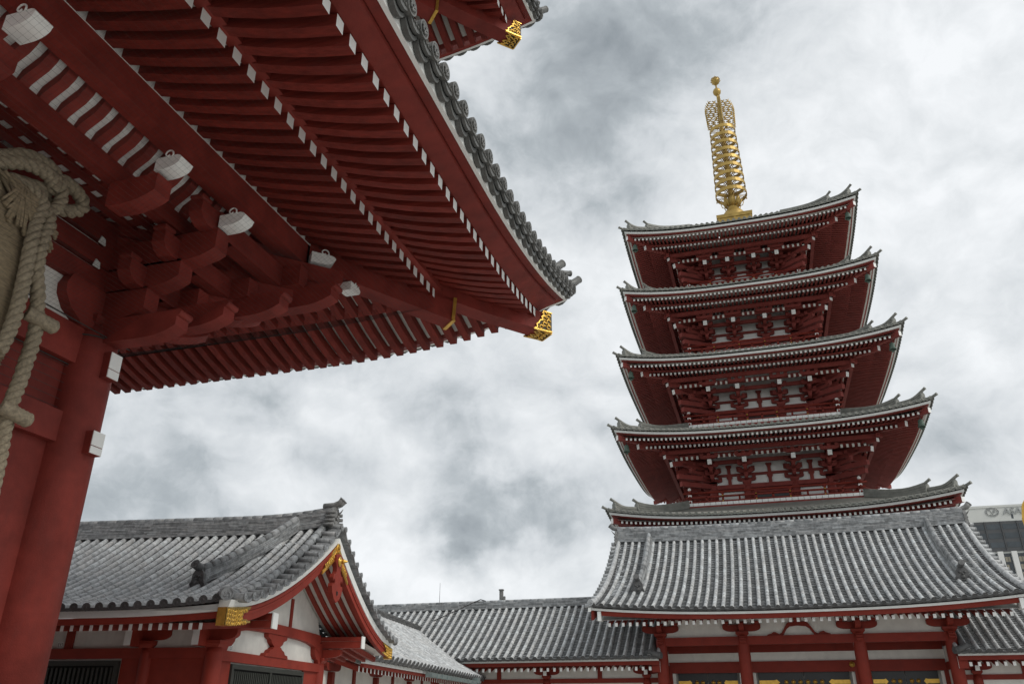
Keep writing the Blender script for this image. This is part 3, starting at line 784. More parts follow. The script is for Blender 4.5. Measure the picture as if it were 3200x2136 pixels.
for sx in (-1, 1):
    m = MB(); oni(m, (sx * 7.38, 2.98, 8.55), (sx, 0, 0), .62, .8, 0, .26, .11); m.build('ridge_end_tile', 'stone', RO)
    m = MB()
    pth = [HS(sx * 6.25, v) + V((0, 0, .10)) for v in rng(.27, .985, 12)]
    ridge(m, pth, .26, .27, 5, .10); m.build('descending_ridge', 'tileq', RO)
    m = MB(); oni(m, pth[0] + V((0, -.02, -.12)), (0, -1, 0), .44, .5, 0, .12, .10, False); m.build('ridge_end_tile', 'tiled', RO)
    m = MB()                                       # gable edge: rows of short cover tiles pointing outwards
    m.tube([HS(sx * (HX + .02), v) + V((0, 0, .06)) for v in rng(0, 1, 14)], .10, 8, r=.6)
    for i in range(19):
        v = (i + .5) / 19; p = HS(sx * HX, v) + V((0, 0, -.03))
        m.tube([p, p + X_ * (sx * .36) - Z_ * .04], .085, 8, r=RND()); disc(m, p + X_ * (sx * .37) - Z_ * .04, (sx, 0, 0), .09, rd=.3)
        for f in (-1,):
            p2 = V((p.x, 5.96 - p.y, p.z)); m.tube([p2, p2 + X_ * (sx * .36) - Z_ * .04], .085, 8, r=RND())
    p = HS(sx * HX, 0); disc(m, p + V((sx * .1, -.12, .1)), (sx * .35, -1, 0), .13, rd=.4, swirl=1)
    m.tube([p + V((0, .3, .2)), p + V((sx * .1, -.12, .1))], .12, 8)
    m.build('gable_edge_tiles', 'tile', RO)
    m = MB()
    m.loft([[HS(sx * HX, v) + V((sx * .22, 0, z)) for z in (-.10, -.24)] + [HS(sx * HX, v) + V((sx * .12, 0, z)) for z in (-.24, -.10)] for v in rng(0, 1, 12)]); m.build('barge_trim', 'white', RO)
    m = MB()
    m.loft([[HS(sx * HX, v) + V((sx * .15, 0, z)) for z in (-.24, -.62)] + [HS(sx * HX, v) + V((sx * .05, 0, z)) for z in (-.62, -.24)] for v in rng(0.03, 1, 12)]); m.build('barge_board', 'redw', RO)
m = MB(); m.sweep([(x, -1.80, 4.94 + so(x)) for x in rng(-HX - .1, HX + .1, 25)], [(-.12, 0), (0, 0), (.0, .085), (-.12, .085)], (0, -1, 0)); m.build('eave_board', 'white', RO)
m = MB(); m.sweep([(x, -1.74, 5.03 + so(x)) for x in rng(-HX - .05, HX + .05, 25)], [(-.2, 0), (0, 0), (.0, .07), (-.2, .07)], (0, -1, 0)); m.build('eave_shade_strip', 'iron', RO)  # added dark strip, fills the gap under the tiles as shade
m = MB(); m.sweep([(x, -1.72, 4.94 + so(x)) for x in rng(-HX + .2, HX - .2, 25)], [(-.14, -.17), (-.02, -.17), (.0, -.002), (-.14, -.002)], (0, -1, 0)); m.build('eave_beam', 'redw', RO)
m = MB(); m.poly([(-HX, -1.6, 4.86), (HX, -1.6, 4.86), (HX, .2, 5.42), (-HX, .2, 5.42)]); m.build('soffit_board', 'plaster', RO)
rafters(RO, [-7.2 + .277 * i for i in range(53)], -1.5, 4.70, .1, 5.22, .105, .14)
for sx in (-1, 1):
    m = MB(); m.b2((sx * 7.55 - .07, -1.80, 4.84), (sx * 7.55 + .07, -1.3, 5.20)); m.build('barge_end', 'white', RO)
# body
wl = MB()
wl.b2((-5.3, .03, 4.27), (5.3, .1, 5.3))
wl.b2((-5.3, 1.50, 3.41), (5.3, 1.6, 3.75)); wl.b2((-5.3, 1.75, .2), (5.3, 1.8, 3.4))
for sx in (-1, 1):
    wl.b2((sx * 5.36 - .04, .15, 1.0), (sx * 5.36 + .04, 1.5, 3.0)); wl.b2((sx * 5.36 - .04, .15, 3.28), (sx * 5.36 + .04, 1.5, 3.85))
body = wl.build('hall_wall', 'plaster', hall)
m = MB()
CX = (-5.37, -2.14, 2.16, 5.36)
for a, b in zip(CX[:-1], CX[1:]): m.b2((a + .1, -.13, 3.95), (b - .1, .14, 4.268))
m.b2((-5.5, -.12, 4.95), (5.5, .13, 5.2))
for a, b in zip(CX[:-1], CX[1:]):
    m.b2((a + .1, 1.42, 3.752), (b - .1, 1.58, 4.25)); m.b2((a + .1, 1.42, 2.99), (b - .1, 1.64, 3.408))
for sx in (-1, 1):
    m.b2((sx * 5.36 - .09, .1, 3.0), (sx * 5.36 + .09, 1.5, 3.28)); m.b2((sx * 5.36 - .09, .1, 3.85), (sx * 5.36 + .09, 1.5, 4.2))
for x in CX: m.b2((x - .2, 1.45, 0.2), (x + .2, 1.68, 3.0))
m.b2((-5.3, .1, 4.2), (5.3, 1.6, 4.26))
m.build('tie_beams', 'redw', body)
c0 = None
for x in CX:
    if c0 is None:
        m = MB(); m.lathe([(.235, .2), (.235, 3.6), (.215, 4.15), (.19, 4.268)], n=20); c0 = m.build('column', 'redw', body); o = c0
    else: o = c0.copy(); COL.objects.link(o); o.parent = body
    o.location = (x, 0, 0)
b0 = None
for x in CX:
    if b0 is None:
        m = MB()
        block(m, (0, 0, 4.27), X_, -Y_, .5, .17)
        m.prism(arm_prof(.74, .26, .5), (0, -.11, 4.45), X_, Z_, (0, .22, 0))
        m.prism([(-.2, 0), (.35, 0), (.5, .04), (.6, .12), (.62, .26), (-.2, .26)], (-.10, 0, 4.46), -Y_, Z_, (.2, 0, 0))
        for e in (-.6, 0, .6): block(m, (e, 0, 4.71), X_, -Y_, .25, .12)
        m.prism([(-.2, 0), (.3, 0), (.36, .05), (.36, .10), (.33, .12), (.36, .15), (.36, .2), (.33, .22), (.36, .26), (-.2, .26)], (-.11, 0, 4.0), -Y_, Z_, (.22, 0, 0))
        b0 = m.build('bracket', 'redw', body); o = b0
    else: o = b0.copy(); COL.objects.link(o); o.parent = body
    o.location = (x, 0, 0)
m = MB()                                           # frog-leg strut over the middle bay
leg = [(.15, .50), (.32, .49), (.42, .42), (.52, .26), (.62, .10), (.72, .05), (.85, .12), (.93, .14), (1.02, .08), (1.16, .04), (1.2, 0), (.58, 0), (.42, .24), (.30, .32), (0, .35)]
m.prism([(-x, y) for x, y in reversed(leg[:-1])][::1] + [], (0.01, -.05, 4.27), X_, Z_, (0, .12, 0)) if 0 else None
out = [(x, y) for x, y in leg[:11]] + [(.58, 0), (.42, .24), (.30, .32), (0, .35)]
full = [(-x, y) for x, y in reversed(out[:-1])]
poly = out[:-1] + [(0, .35)]
m.prism(out[:11] + out[11:14] + [(0, .35), (0, .52)], (0, -.05, 4.27), X_, Z_, (0, .12, 0))
m.prism([(-x, y) for x, y in out[:11] + out[11:14] + [(0, .35), (0, .52)]], (0, -.05, 4.27), X_, Z_, (0, .12, 0))
block(m, (0, 0, 4.78), X_, -Y_, .3, .14)
m.build('frog_leg_strut', 'redw', body)
for a, b in zip(CX[:-1], CX[1:]):
    d = MB(); d.b2((a + .42, 1.56, .3), ((a + b) / 2 - .02, 1.62, 2.99)); d.b2(((a + b) / 2 + .02, 1.56, .3), (b - .42, 1.62, 2.99))
    D_ = d.build('door', 'black', body)
    d = MB()
    for sx, x in ((1, a + .24), (-1, b - .24)): d.b2((x - .08, 1.52, .3), (x + .08, 1.60, 2.985))
    d.build('door_jamb', 'plaster', D_)
    w_ = (b - a) / 2 - .44
    st = MB(); hg = MB()
    for side in (0, 1):
        x0 = a + .42 if side == 0 else b - .42; s = 1 if side == 0 else -1
        hg.prism([(0, -.075), (w_ * .34, -.075), (w_ * .40, -.1), (w_ * .47, 0), (w_ * .40, .1), (w_ * .34, .075), (0, .075)], (x0, 1.56, 2.62), X_ * s, Z_, (0, -.015, 0))
        for k in range(3 if b - a > 4 else 2):
            f = .60 + .155 * k if b - a > 4 else .62 + .2 * k
            p = (x0 + s * w_ * f * 1.02, 1.56, 2.63)
            st.lathe([(.085, 0), (.08, .02), (.055, .025), (.05, .05), (.03, .07), (.001, .08)], p, -Y_, 12)
    st.build('stud', 'gold', D_); hg.build('strap_hinge', 'gold', D_)
m = MB(); m.lathe([(.11, 0), (.10, .03), (.04, .035), (.04, .06), (.001, .07)], (CX[2] - .27, 1.42, 3.25), -Y_, 12); m.build('gilt_boss', 'gold', body)

# ------------------------------------------------------------------ cloister wings beside the hall
def cloister(label, x0, x1, ends, posts):
    xm = (x0 + x1) / 2
    c = thing('cloister', label, 'cloister', (KH * xm, KH * 35.6, (1 - KH) * 1.6), 0, KH)
    a, b = x0 - xm, x1 - xm
    def CS(s, v): return V((s, -1.25 + 3.85 * v, 3.52 + 2.52 * v * (.84 + .16 * v)))
    pan = MB(); cov = MB()
    eb = MB(); tiled_slope(pan, cov, CS, a, b, .337, 4.6, .078, .145, seg=.29, endmb=eb)
    for i in range(6): pan.poly([V((x, 5.2 - CS(0, v).y, CS(0, v).z)) for x, v in ((a, i / 6), (b, i / 6), (b, (i + 1) / 6), (a, (i + 1) / 6))])
    RO = pan.build('roof', 'tileq', c); cov.build('cover_tiles', 'tile', RO); eb.build('eave_end_tiles', 'tiled', RO)
    m = MB(); ridge(m, [(x, 2.6, 6.0) for x in rng(a, b, 9)], .36, .30, 5, .09); m.build('main_ridge', 'tileq', RO)
    for e in ends:
        m = MB(); x = a if e < 0 else b
        m.tube([CS(x - e * .25, v) + Z_ * .10 for v in rng(0, 1, 10)], .11, 8, r=.5)
        m.tube([CS(x, v) + Z_ * .0 for v in rng(0, 1, 10)], .09, 8, r=.5)
        p = CS(x, 0); m.tube([p + V((-e * .35, .1, .22)), p + V((-e * .1, 0, .12)), p + V((e * .12, -.05, .06))], .11, 8, r=.4); disc(m, p + V((e * .14, -.06, .06)), (e, -.5, 0), .13, rd=.4, swirl=1)
        disc(m, CS(x - e * .25, 0) + V((0, -.02, .1)), (0, -1, 0), .13, rd=.3, swirl=1)
        m.build('gable_edge_tiles', 'tiled', RO)
        m = MB(); m.loft([[V((x + e * q, y, z)) for y, z in ((-.93, 2.98), (-.78, 2.98), (-.78, 3.4), (-.93, 3.4))] for q in (-.3, .02)], 0, c1=1, c0=1); m.build('purlin_end', ['redw', 'white'], RO)
    m = MB(); m.b2((a, -1.10, 3.40), (b, -1.0, 3.47)); m.build('eave_board', 'white', RO)
    m = MB(); m.b2((a, -1.04, 3.25), (b, -.96, 3.398)); m.build('eave_beam', 'redw', RO)
    m = MB(); m.poly([(a, -1.0, 3.26), (b, -1.0, 3.26), (b, .1, 3.62), (a, .1, 3.62)]); m.build('soffit_board', 'plaster', RO)
    n = int((x1 - x0 - .3) / .283)
    rafters(RO, [b - .38 - .283 * i for i in range(n)] if ends[0] > 0 else [a + .38 + .283 * i for i in range(n)], -.9, 3.12, .1, 3.40, .10, .14)
    m = MB(); m.b2((a, 0, .2), (b - .05, .1, 3.6)); body = m.build('cloister_wall', 'plaster', c)
    m = MB(); m.b2((a, -.06, 2.62), (b - .05, .12, 2.80)); m.b2((a, -.05, 3.28), (b - .05, .12, 3.5)); m.build('tie_beams', 'redw', body)
    for i, x in enumerate(posts):
        m = MB(); x -= xm
        if i % 2:
            m.prism([(-.09, 0), (.09, 0), (.09, .34), (.17, .44), (.17, .5), (-.17, .5), (-.17, .44), (-.09, .34)], (x, -.06, 2.8), X_, Z_, (0, .1, 0)); m.build('strut', 'redw', body)
        else:
            block(m, (x, 0, 2.8), X_, -Y_, .36, .14)
            m.prism(arm_prof(.55, .22, .5), (x, -.09, 2.95), X_, Z_, (0, .18, 0))
            m.loft([[V((x + e, y, z)) for e, z in ((-.075, 2.92), (.075, 2.92), (.075, 3.1), (-.075, 3.1))] for y in (-.35, 0)], 0, c0=1)
            for e in (-.43, 0, .43): block(m, (x + e, 0, 3.17), X_, -Y_, .2, .1)
            m.build('bracket', ['redw', 'white'], body)
            m = MB(); m.lathe([(.17, .2), (.17, 2.6), (.15, 2.8)], (x, 0, 0), n=14); m.build('column', 'redw', body)
    return c, RO
clL, clRO = cloister('long low cloister wing with grey tiled roof left of the gate hall', -20.5, -4.25, (1,), [])
clR, _ = cloister('short stretch of tiled cloister roof at the right edge beyond the gate hall', 6.62, 15.0, (-1,), [])
def cl_posts(c, xs, xm):
    body = [k for k in c.children if k.name.startswith('cloister_wall')][0]
    for i, x in enumerate(xs):
        m = MB(); x -= xm
        if i % 2 == 0:
            m.prism([(-.09, 0), (.09, 0), (.09, .34), (.17, .44), (.17, .5), (-.17, .5), (-.17, .44), (-.09, .34)], (x, -.06, 2.8), X_, Z_, (0, .06, 0)); m.build('strut', 'redw', body)
        else:
            block(m, (x, 0, 2.8), X_, -Y_, .36, .14)
            m.prism(arm_prof(.55, .22, .5), (x, -.09, 2.95), X_, Z_, (0, .18, 0))
            m.loft([[V((x + e, y, z)) for e, z in ((-.075, 2.92), (.075, 2.92), (.075, 3.1), (-.075, 3.1))] for y in (-.35, 0)], 0, c0=1)
            for e in (-.43, 0, .43): block(m, (x + e, 0, 3.17), X_, -Y_, .2, .1)
            m.build('bracket', ['redw', 'white'], body)
            m = MB(); m.lathe([(.17, .2), (.17, 2.6), (.15, 2.8)], (x, 0, 0), n=14); m.build('column', 'redw', body)
cl_posts(clL, [-11.27, -9.15, -6.86, -4.9, -13.4, -15.6, -17.8, -19.5], (-20.5 - 4.25) / 2)
cl_posts(clR, [8.9, 7.3, 11.2, 13.0], (6.62 + 15) / 2)
# lightning conductor cable, aerial rod and vent post on the cloister ridge
kp = lambda x, y, z: V((KH * x, KH * y, KH * z + (1 - KH) * 1.6))
m = MB(); m.tube([kp(-12.75, 38.0, 6.36), kp(-12.95, 37.85, 6.42), kp(-13.25, 37.7, 6.28), kp(-13.75, 37.3, 5.98), kp(-14.35, 36.8, 5.62), kp(-14.75, 36.4, 5.36)], .03, 6)
tag(m.build('cable', 'iron'), 'dark cable bent over the cloister ridge and down its tiles', 'cable')
m = MB(); m.tube([kp(-15.25, 38.3, 6.3), kp(-15.25, 38.3, 7.35)], [.014, .008], 5)
tag(m.build('aerial_rod', 'iron'), 'thin aerial rod standing above the cloister ridge, left of the cable', 'aerial')
m = MB(); m.box(kp(-12.08, 38.4, 6.55), (.18, .18, .72)); m.box(kp(-12.0, 38.4, 6.44), (.26, .14, .36)); m.box(kp(-12.08, 38.4, 6.9), (.24, .24, .07))
tag(m.build('vent_post', 'stone'), 'small grey post sticking up behind the cloister ridge', 'post')

# ------------------------------------------------------------------ side hall at the left with the gable end
LB = thing('gabled_side_hall', 'red and white side hall with curved tiled gable, gilt fittings and slatted windows', 'hall', (-9.9904, 13.7641, .608), rad(8.72), .62)
RY = 4.38
def LZ(d): return 4.10 + 3.52 * max(0, 1 - d / 7.95) ** 1.5
def ls(x): return .22 * max(0, (x + 2.5) / 4.6) ** 2.4
def LS(s, v):
    d = lerp(8.0, .12, v)
    return V((s - .35 * v, RY - d, LZ(d) + ls(s) * (1 - v) + .25 * v * max(0, (s + 2) / 4) ** 3))
def LSb(s, v):
    p = LS(s, v); return V((p.x, 2 * RY - p.y, p.z))
pan = MB(); cov = MB()
X0, X1 = -10.9, 1.72
eb = MB(); tiled_slope(pan, cov, LS, X0, X1, .366, 8.9, .102, .20, seg=.42, dep=.06, endmb=eb)
tb = MB(); 
tiled_slope(pan, cov, LSb, X0, X1, .366, 8.9, .102, .40, seg=.42, dep=.06)
RO = pan.build('roof', 'tileq', LB); cov.build('cover_tiles', 'tile', RO); eb.build('eave_end_tiles', 'tiled', RO)
m = MB(); ridge(m, [(x, RY, 7.55 + .30 * max(0, (x + 2) / 3.9) ** 2.4) for x in rng(-11, 1.75, 15)], .62, .62, 10, .14); m.build('main_ridge', 'tileq', RO)
m = MB(); oni(m, (1.72, RY, 7.72), (1, 0, 0), .78, .84, 0, .26, .14)
for i in range(4):
    for sy in (-1, 1): m.tube([(1.55, RY + sy * (.30 + .06 * i), 8.3 - i * .16), (1.95, RY + sy * (.34 + .06 * i), 8.3 - i * .16)], .07, 6, r=.5)
m.build('ridge_end_tile', 'stone', RO)
m = MB(); pth = [LS(lerp(-.55, .72, f), lerp(.43, .985, f)) + V((0, 0, .12)) for f in rng(0, 1, 12)]
ridge(m, pth, .36, .40, 6, .14); m.build('descending_ridge', 'tileq', RO)
m = MB(); oni(m, pth[0] + V((0, -.02, -.14)), (-.12, -1, 0), .44, .56, 0, .12, .12, False); m.build('ridge_end_tile', 'tiled', RO)
for nm, F in (('front', LS), ('rear', LSb)):
    m = MB(); sy = -1 if nm == 'front' else 1
    pts = [F(X1 + .12, v) + V((0, 0, .10)) for v in rng(0, 1, 18)]
    for i in range(17): m.tube([pts[i], pts[i + 1]], [.135, .125], 9, r=RND())
    m.tube([pts[0] + V((0, -sy * .2, .1)), pts[0] + V((.1, sy * .05, .05)), pts[0] + V((.22, sy * .16, .0))], [.15, .155, .16], 10, r=.4)
    disc(m, pts[0] + V((.24, sy * .18, 0)), (.5, sy, 0), .175, th=.05, rd=.35, swirl=1)
    for i in range(15):
        y = lerp(-3.20, 4.15, i / 14); d = RY - y
        p = V((1.75 - .02 * i * .5, y if sy < 0 else 2 * RY - y, LZ(d) + ls(1.7) * (d / 8) + .10 + .22 * (1 - d / 8) ** 3))
        m.tube([p, p + V((.58, 0, -.03))], [.105, .10], 9, r=RND()); disc(m, p + V((.59, 0, -.03)), (1, 0, 0), .112, th=.04, rd=.35, swirl=1)
        if i < 14:                                 # curved plates hanging between
            y2 = y + .26 if sy < 0 else 2 * RY - y - .26; dz = (LZ(RY - y - .26) - LZ(RY - y))
            q = p + V((.56, (.26 if sy < 0 else -.26), dz - .10)); sl = (LZ(RY - y - .52) - LZ(RY - y)) / .52 * (1 if sy < 0 else -1)
            us = [q + V((0, e, e * sl - k)) for e, k in ((-.24, -.04), (-.12, .07), (0, .10), (.12, .07), (.24, -.04))]
            m.loft([[u, u + V((0, 0, .07)), u + V((-.5, 0, .09)), u + V((-.5, 0, .02))] for u in us], r=.2 + .3 * RND())
    m.build('gable_edge_tiles', 'tileq', RO)
# boards and barge
DB = rng(7.85, .0, 21)
def gz(d): return 4.09 + 3.05 * max(0, 1 - d / 7.85) ** 1.62
for sy in (-1, 1):
    Yf = lambda d: RY + sy * d
    m = MB(); m.loft([[V((x, Yf(d), gz(d) + z + .06 * (1 - d / 8))) for x, z in ((1.72, .0), (2.0, .0), (2.06, .19), (1.72, .19))] for d in DB]); m.build('barge_trim', 'white', RO)
    m = MB()
    for x0, x1, za, zb_ in ((1.80, 1.95, -.40, -.002), (1.92, 1.99, -.11, -.004), (1.93, 1.985, -.20, -.13)):
        m.loft([[V((x, Yf(d), gz(d) + z)) for x, z in ((x0, za), (x1, za), (x1, zb_), (x0, zb_))] for d in [k * (7.80 if k < .01 else 1) for k in DB]])
    m.build('barge_board', 'redv', RO)
# gilt fittings: two corner caps and a double-winged plate under the peak
def fit(side):
    m = MB(); e = MB()
    Yf = lambda d: RY + side * d
    m.loft([[V((x, Yf(d), gz(min(d, 7.85)) + z)) for x, z in ((1.76, -.47), (2.03, -.47), (2.03, -.015), (1.76, -.015))] for d in (7.55, 7.75, 7.95)])
    ol = [(7.95, -.47), (7.95, -.02), (6.55, .0 - .02), (6.62, -.09), (6.75, -.07), (6.85, -.14), (7.02, -.17), (7.0, -.24), (7.06, -.28), (6.9, -.33), (6.75, -.33), (6.66, -.38), (6.52, -.40), (6.5, -.45)]
    m.loft([[V((x, Yf(d), gz(min(d, 7.85)) + z)) for d, z in ol] for x in (2.0, 2.035)], 1, 0, 1)
    random.seed(3)
    for i in range(9):
        for j in range(4):
            d = 7.85 - i * .13; z = -.41 + j * .105
            if d < 7.05 and j in (1, 2): continue
            c = V((2.04, Yf(d), gz(d) + z))
            m.tube([c + V((0, .045 * math.cos(g), .045 * math.sin(g))) for g in [k * 1.0 + i for k in range(6)]], .02, 5)
            m.lathe([(.02, 0), (.001, .02)], c, (1, 0, 0), 5)
    return m
for sd_ in (-1, 1): fit(sd_).build('corner_fitting', ['gold', 'giltp'], RO)
m = MB()
for side in (-1, 1):
    ol = [(0, .04), (.0, -.40), (1.30, -.38), (1.35, -.30), (1.1, -.28), (1.0, -.20), (.8, -.22), (.72, -.12), (.55, -.12), (.5, -.02), (.25, .04)]
    m.loft([[V((x, RY + side * d, gz(d) + z - .02)) for d, z in ol] for x in (1.99, 2.03)])
    m.loft([[V((x, RY + side * d, gz(d) + z)) for d in (0, .5, 1.0, 1.34) for z in ((-.44, -.38) if d in (0, 1.0) else (-.38, -.44))] for x in (1.99, 2.045)])
    for i in range(8):
        d = .12 + i * .14; c = V((2.035, RY + side * d, gz(d) - .24))
        m.tube([c + V((0, .06 * math.cos(g), .06 * math.sin(g))) for g in [k * .9 + i for k in range(7)]], .018, 4)
m.lathe([(.17, 0), (.17, .03), (.13, .035), (.13, .01), (.001, .01)], (2.03, RY, gz(0) - .12), (1, 0, 0), 16)
m.box((2.06, RY - .05, gz(0) - .08), (.03, .06, .12)); m.box((2.06, RY + .05, gz(0) - .16), (.03, .06, .12)); m.box((2.06, RY, gz(0) - .12), (.03, .14, .04))
m.build('peak_fitting', 'gold', RO)
m = MB(); zz = gz(0) - .42
half = [(.0, .1), (.36, .0), (.32, -.25), (.22, -.42), (.20, -.55), (.30, -.66), (.44, -.66), (.50, -.80), (.44, -.92), (.40, -.84), (.33, -.84), (.28, -.95), (.36, -1.02), (.52, -1.0), (.56, -1.1), (.48, -1.3), (.36, -1.42), (.28, -1.50), (.12, -1.56), (0, -1.62)]
m.prism(half + [(-x, y) for x, y in reversed(half[1:-1])], (1.96, RY, zz), Y_, Z_, (.16, 0, 0))
G_ = m.build('gable_pendant', 'redv', RO)
m = MB(); m.lathe([(.17, 0), (.19, .03), (.13, .05), (.09, .07), (.07, .12), (.10, .14), (.06, .2), (.03, .30), (.001, .32)], (2.12, RY, zz - .18), (1, 0, 0), 12); m.build('rosette', 'gold', G_)
m = MB(); m.prism([(0, -.09), (.06, -.02), (.08, .05), (.05, .08), (0, .05), (-.05, .08), (-.08, .05), (-.06, -.02)], (2.125, RY, zz - 1.3), Y_, Z_, (.01, 0, 0)); m.build('heart_cutout', 'dark', G_)
# rafters under the projecting gable, boards above them
m = MB()
for sy in (-1, 1):
    for a, b in zip(DB[:-1], DB[1:]):
        m.poly([(x, RY + sy * d, gz(d) - .06) for x, d in ((-.1, a), (1.85, a), (1.85, b), (-.1, b))])
m.build('soffit_board', 'plaster', RO)
for sy in (-1, 1):
    for i in range(5):
        x = .22 + i * .36
        m = MB(); m.loft([[V((x + e * .09, RY + sy * d, gz(d) + z)) for e, z in ((-.8, -.20), (.8, -.20), (.8, -.07), (-.8, -.07))] for d in DB[(3 if sy < 0 else 1):-1]]); m.build('gable_rafter', 'redv', RO)
# front eave
m = MB(); m.sweep([(x, -3.30, 4.04 + ls(x) * .75) for x in rng(X0, 1.9, 22)], [(0, 0), (.3, 0), (.3, .12), (0, .12)], (0, 1, 0)); m.build('eave_shade_strip', 'iron', RO)  # dark filler added behind the tile ends to stand in for shade
m = MB(); m.sweep([(x, -3.40, 3.88 + ls(x) * .75) for x in rng(X0, 1.98, 22)], [(0, 0), (.14, 0), (.14, .17), (0, .17)], (0, 1, 0)); m.build('eave_board', 'white', RO)
m = MB(); m.sweep([(x, -3.26, 3.88 + ls(x) * .75) for x in rng(X0, 1.85, 22)], [(0, -.17), (.12, -.17), (.12, -.003), (0, -.003)], (0, 1, 0)); m.build('eave_beam', 'redv', RO)
m = MB(); m.poly([(X0, -3.2, 3.76), (1.8, -3.2, 3.76), (1.8, .2, 4.12), (X0, .2, 4.12)]); m.build('soffit_board', 'plaster', RO)
rafters(RO, [1.10 - .29 * i for i in range(40)], -3.1, 3.65, .15, 3.98, .10, .17)
# rear eave of the right side, seen from below
Yr = lambda y: 2 * RY - y
m = MB()
for x in [1.3 - .45 * i for i in range(8)]: m.sweep([(x, Yr(y), z) for y, z in ((-3.3, 3.62), (-1.6, 3.78), (.15, 3.98))], [(-.07, -.1), (.07, -.1), (.07, .1), (-.07, .1)], (1, 0, 0))
m.build('rear_rafters', 'redv', RO)
m = MB(); m.poly([(X0, Yr(-3.4), 3.78), (1.8, Yr(-3.4), 3.78), (1.8, Yr(.2), 4.12), (X0, Yr(.2), 4.12)]); m.build('soffit_board', 'plaster', RO)
# purlin ends
for y, z in ((.0, 4.06), (2 * RY, 4.06)):
    m = MB(); m.b2((0, y - .18, z - .20), (1.80, y + .18, z + .22)); P_ = m.build('purlin', 'redv', RO)
    m = MB(); m.b2((1.80, y - .19, z - .22), (1.84, y + .19, z + .24)); m.build('end_cap', 'white', P_)
# body walls
m = MB(); m.b2((X0, -.02, -.9), (0, .1, 4.2))
m.prism([(0, -.9), (8.76, -.9), (8.76, 4.15)] + [(RY + d, gz(d) - .1) for d in DB if d < 4.2] + [(RY - d, gz(d) - .1) for d in reversed(DB) if d < 4.2] + [(0, 4.15)], (-.1, 0, 0), Y_, Z_, (.1, 0, 0))
m.b2((X0, 8.66, -.9), (0, 8.76, 4.2))
body = m.build('hall_wall', 'plaster', LB)
m = MB()
m.b2((X0, -.14, 3.03), (-.1, .12, 3.33))
m.b2((-.12, .1, 2.97), (.16, 8.6, 3.27))
m.b2((X0, -.10, 3.86), (-.1, .1, 4.05))
m.b2((-2.95, -.05, -.9), (-2.3, .0, 3.03)); m.b2((-2.1, -.05, -.9), (-.1, .0, 3.03))
m.b2((0, .2, -.9), (.06, 1.05, 2.97)); m.b2((0, 7.1, -.9), (.06, 8.6, 2.97))
m.b2((-4.95, -.08, 3.33), (-4.68, .05, 3.86))
m.build('tie_beams', 'redv', body)
m = MB()                                           # curved rainbow beam across the gable
q = []
for y in rng(.5, 8.3, 15):
    f = (y - 4.38) / 3.9
    q.append([V((x, y, z)) for x, z in ((-.15, 3.98 - .30 * f ** 6 + .04 * (1 - f * f)), (.20, 3.98 - .30 * f ** 6 + .04 * (1 - f * f)), (.20, 4.36 - .04 * f ** 2), (-.15, 4.36 - .04 * f ** 2))])
m.loft(q); m.build('rainbow_beam', 'redv', body)
m = MB()
for a in (3.2, 5.5): m.b2((-.05, a - .1, 4.36), (.05, a + .1, 5.4))
m.build('gable_strut', 'redv', body)
m = MB()                                           # lotus-shaped strut in the middle
half = [(0, .30), (.18, .30), (.24, .34), (.36, .40), (.48, .46), (.55, .55), (.80, .62), (.85, .74), (0, .74)]
m.prism(half[:-1] + [(-x, y) for x, y in reversed(half[1:-1])], (.0, 4.2, 3.27), Y_, Z_, (.17, 0, 0))
half = [(0, .35), (.28, .34), (.42, .26), (.58, .22), (.70, .12), (.92, .1), (.98, 0)]
m.prism(half + [(-x, y) for x, y in reversed(half[1:])], (.0, 4.2, 3.271), Y_, Z_, (.2, 0, 0))
m.build('frog_leg_strut', 'redv', body)
for y, sy in ((.1, 1), (8.66, -1)):
    m = MB(); half = [(0, 0), (.35, 0), (.42, .12), (.62, .16), (.8, .3), (.86, .48), (.86, .75), (0, .75)]
    m.prism([(sy * x, z) for x, z in half], (0.0, y, 3.27), Y_, Z_, (.18, 0, 0)); m.build('wall_bracket', 'redv', body)
c0 = None
for x, y, r_ in ((0, 0, .26), (-2.17, 0, .20), (0, 8.76, .26), (-6.6, 0, .2), (-10.6, 0, .2)):
    m = MB(); m.lathe([(r_, -.95), (r_, 3.15), (r_ * .85, 3.33)], (x, y, 0), n=20); m.build('column', 'redv', body)
for x in (0, -2.17, -6.6):
    m = MB()
    block(m, (x, 0, 3.33), X_, -Y_, .58, .2)
    m.prism(arm_prof(.72, .30, .5), (x, -.13, 3.55), X_, Z_, (0, .24, 0))
    for e in (-.55, 0, .55): block(m, (x + e, -.02, 3.83), X_, -Y_, .28, .1)
    m.loft([[V((x - .27 + e, y, z)) for e, z in ((-.11, 3.36), (.11, 3.36), (.11, 3.82), (-.11, 3.82))] for y in (-.75, 0)], 0, c0=1)
    m.build('bracket', ['redv', 'white'], body)
m = MB()
block(m, (0, 8.76, 3.3), X_, -Y_, .58, .2)
m.prism(arm_prof(.95, .3, .5), (0, 8.64, 3.5), X_, Z_, (0, .24, 0)); m.prism(arm_prof(.75, .26, .5), (.12, 8.76, 3.5), Y_, Z_, (-.24, 0, 0))
m.build('bracket', 'redv', body)
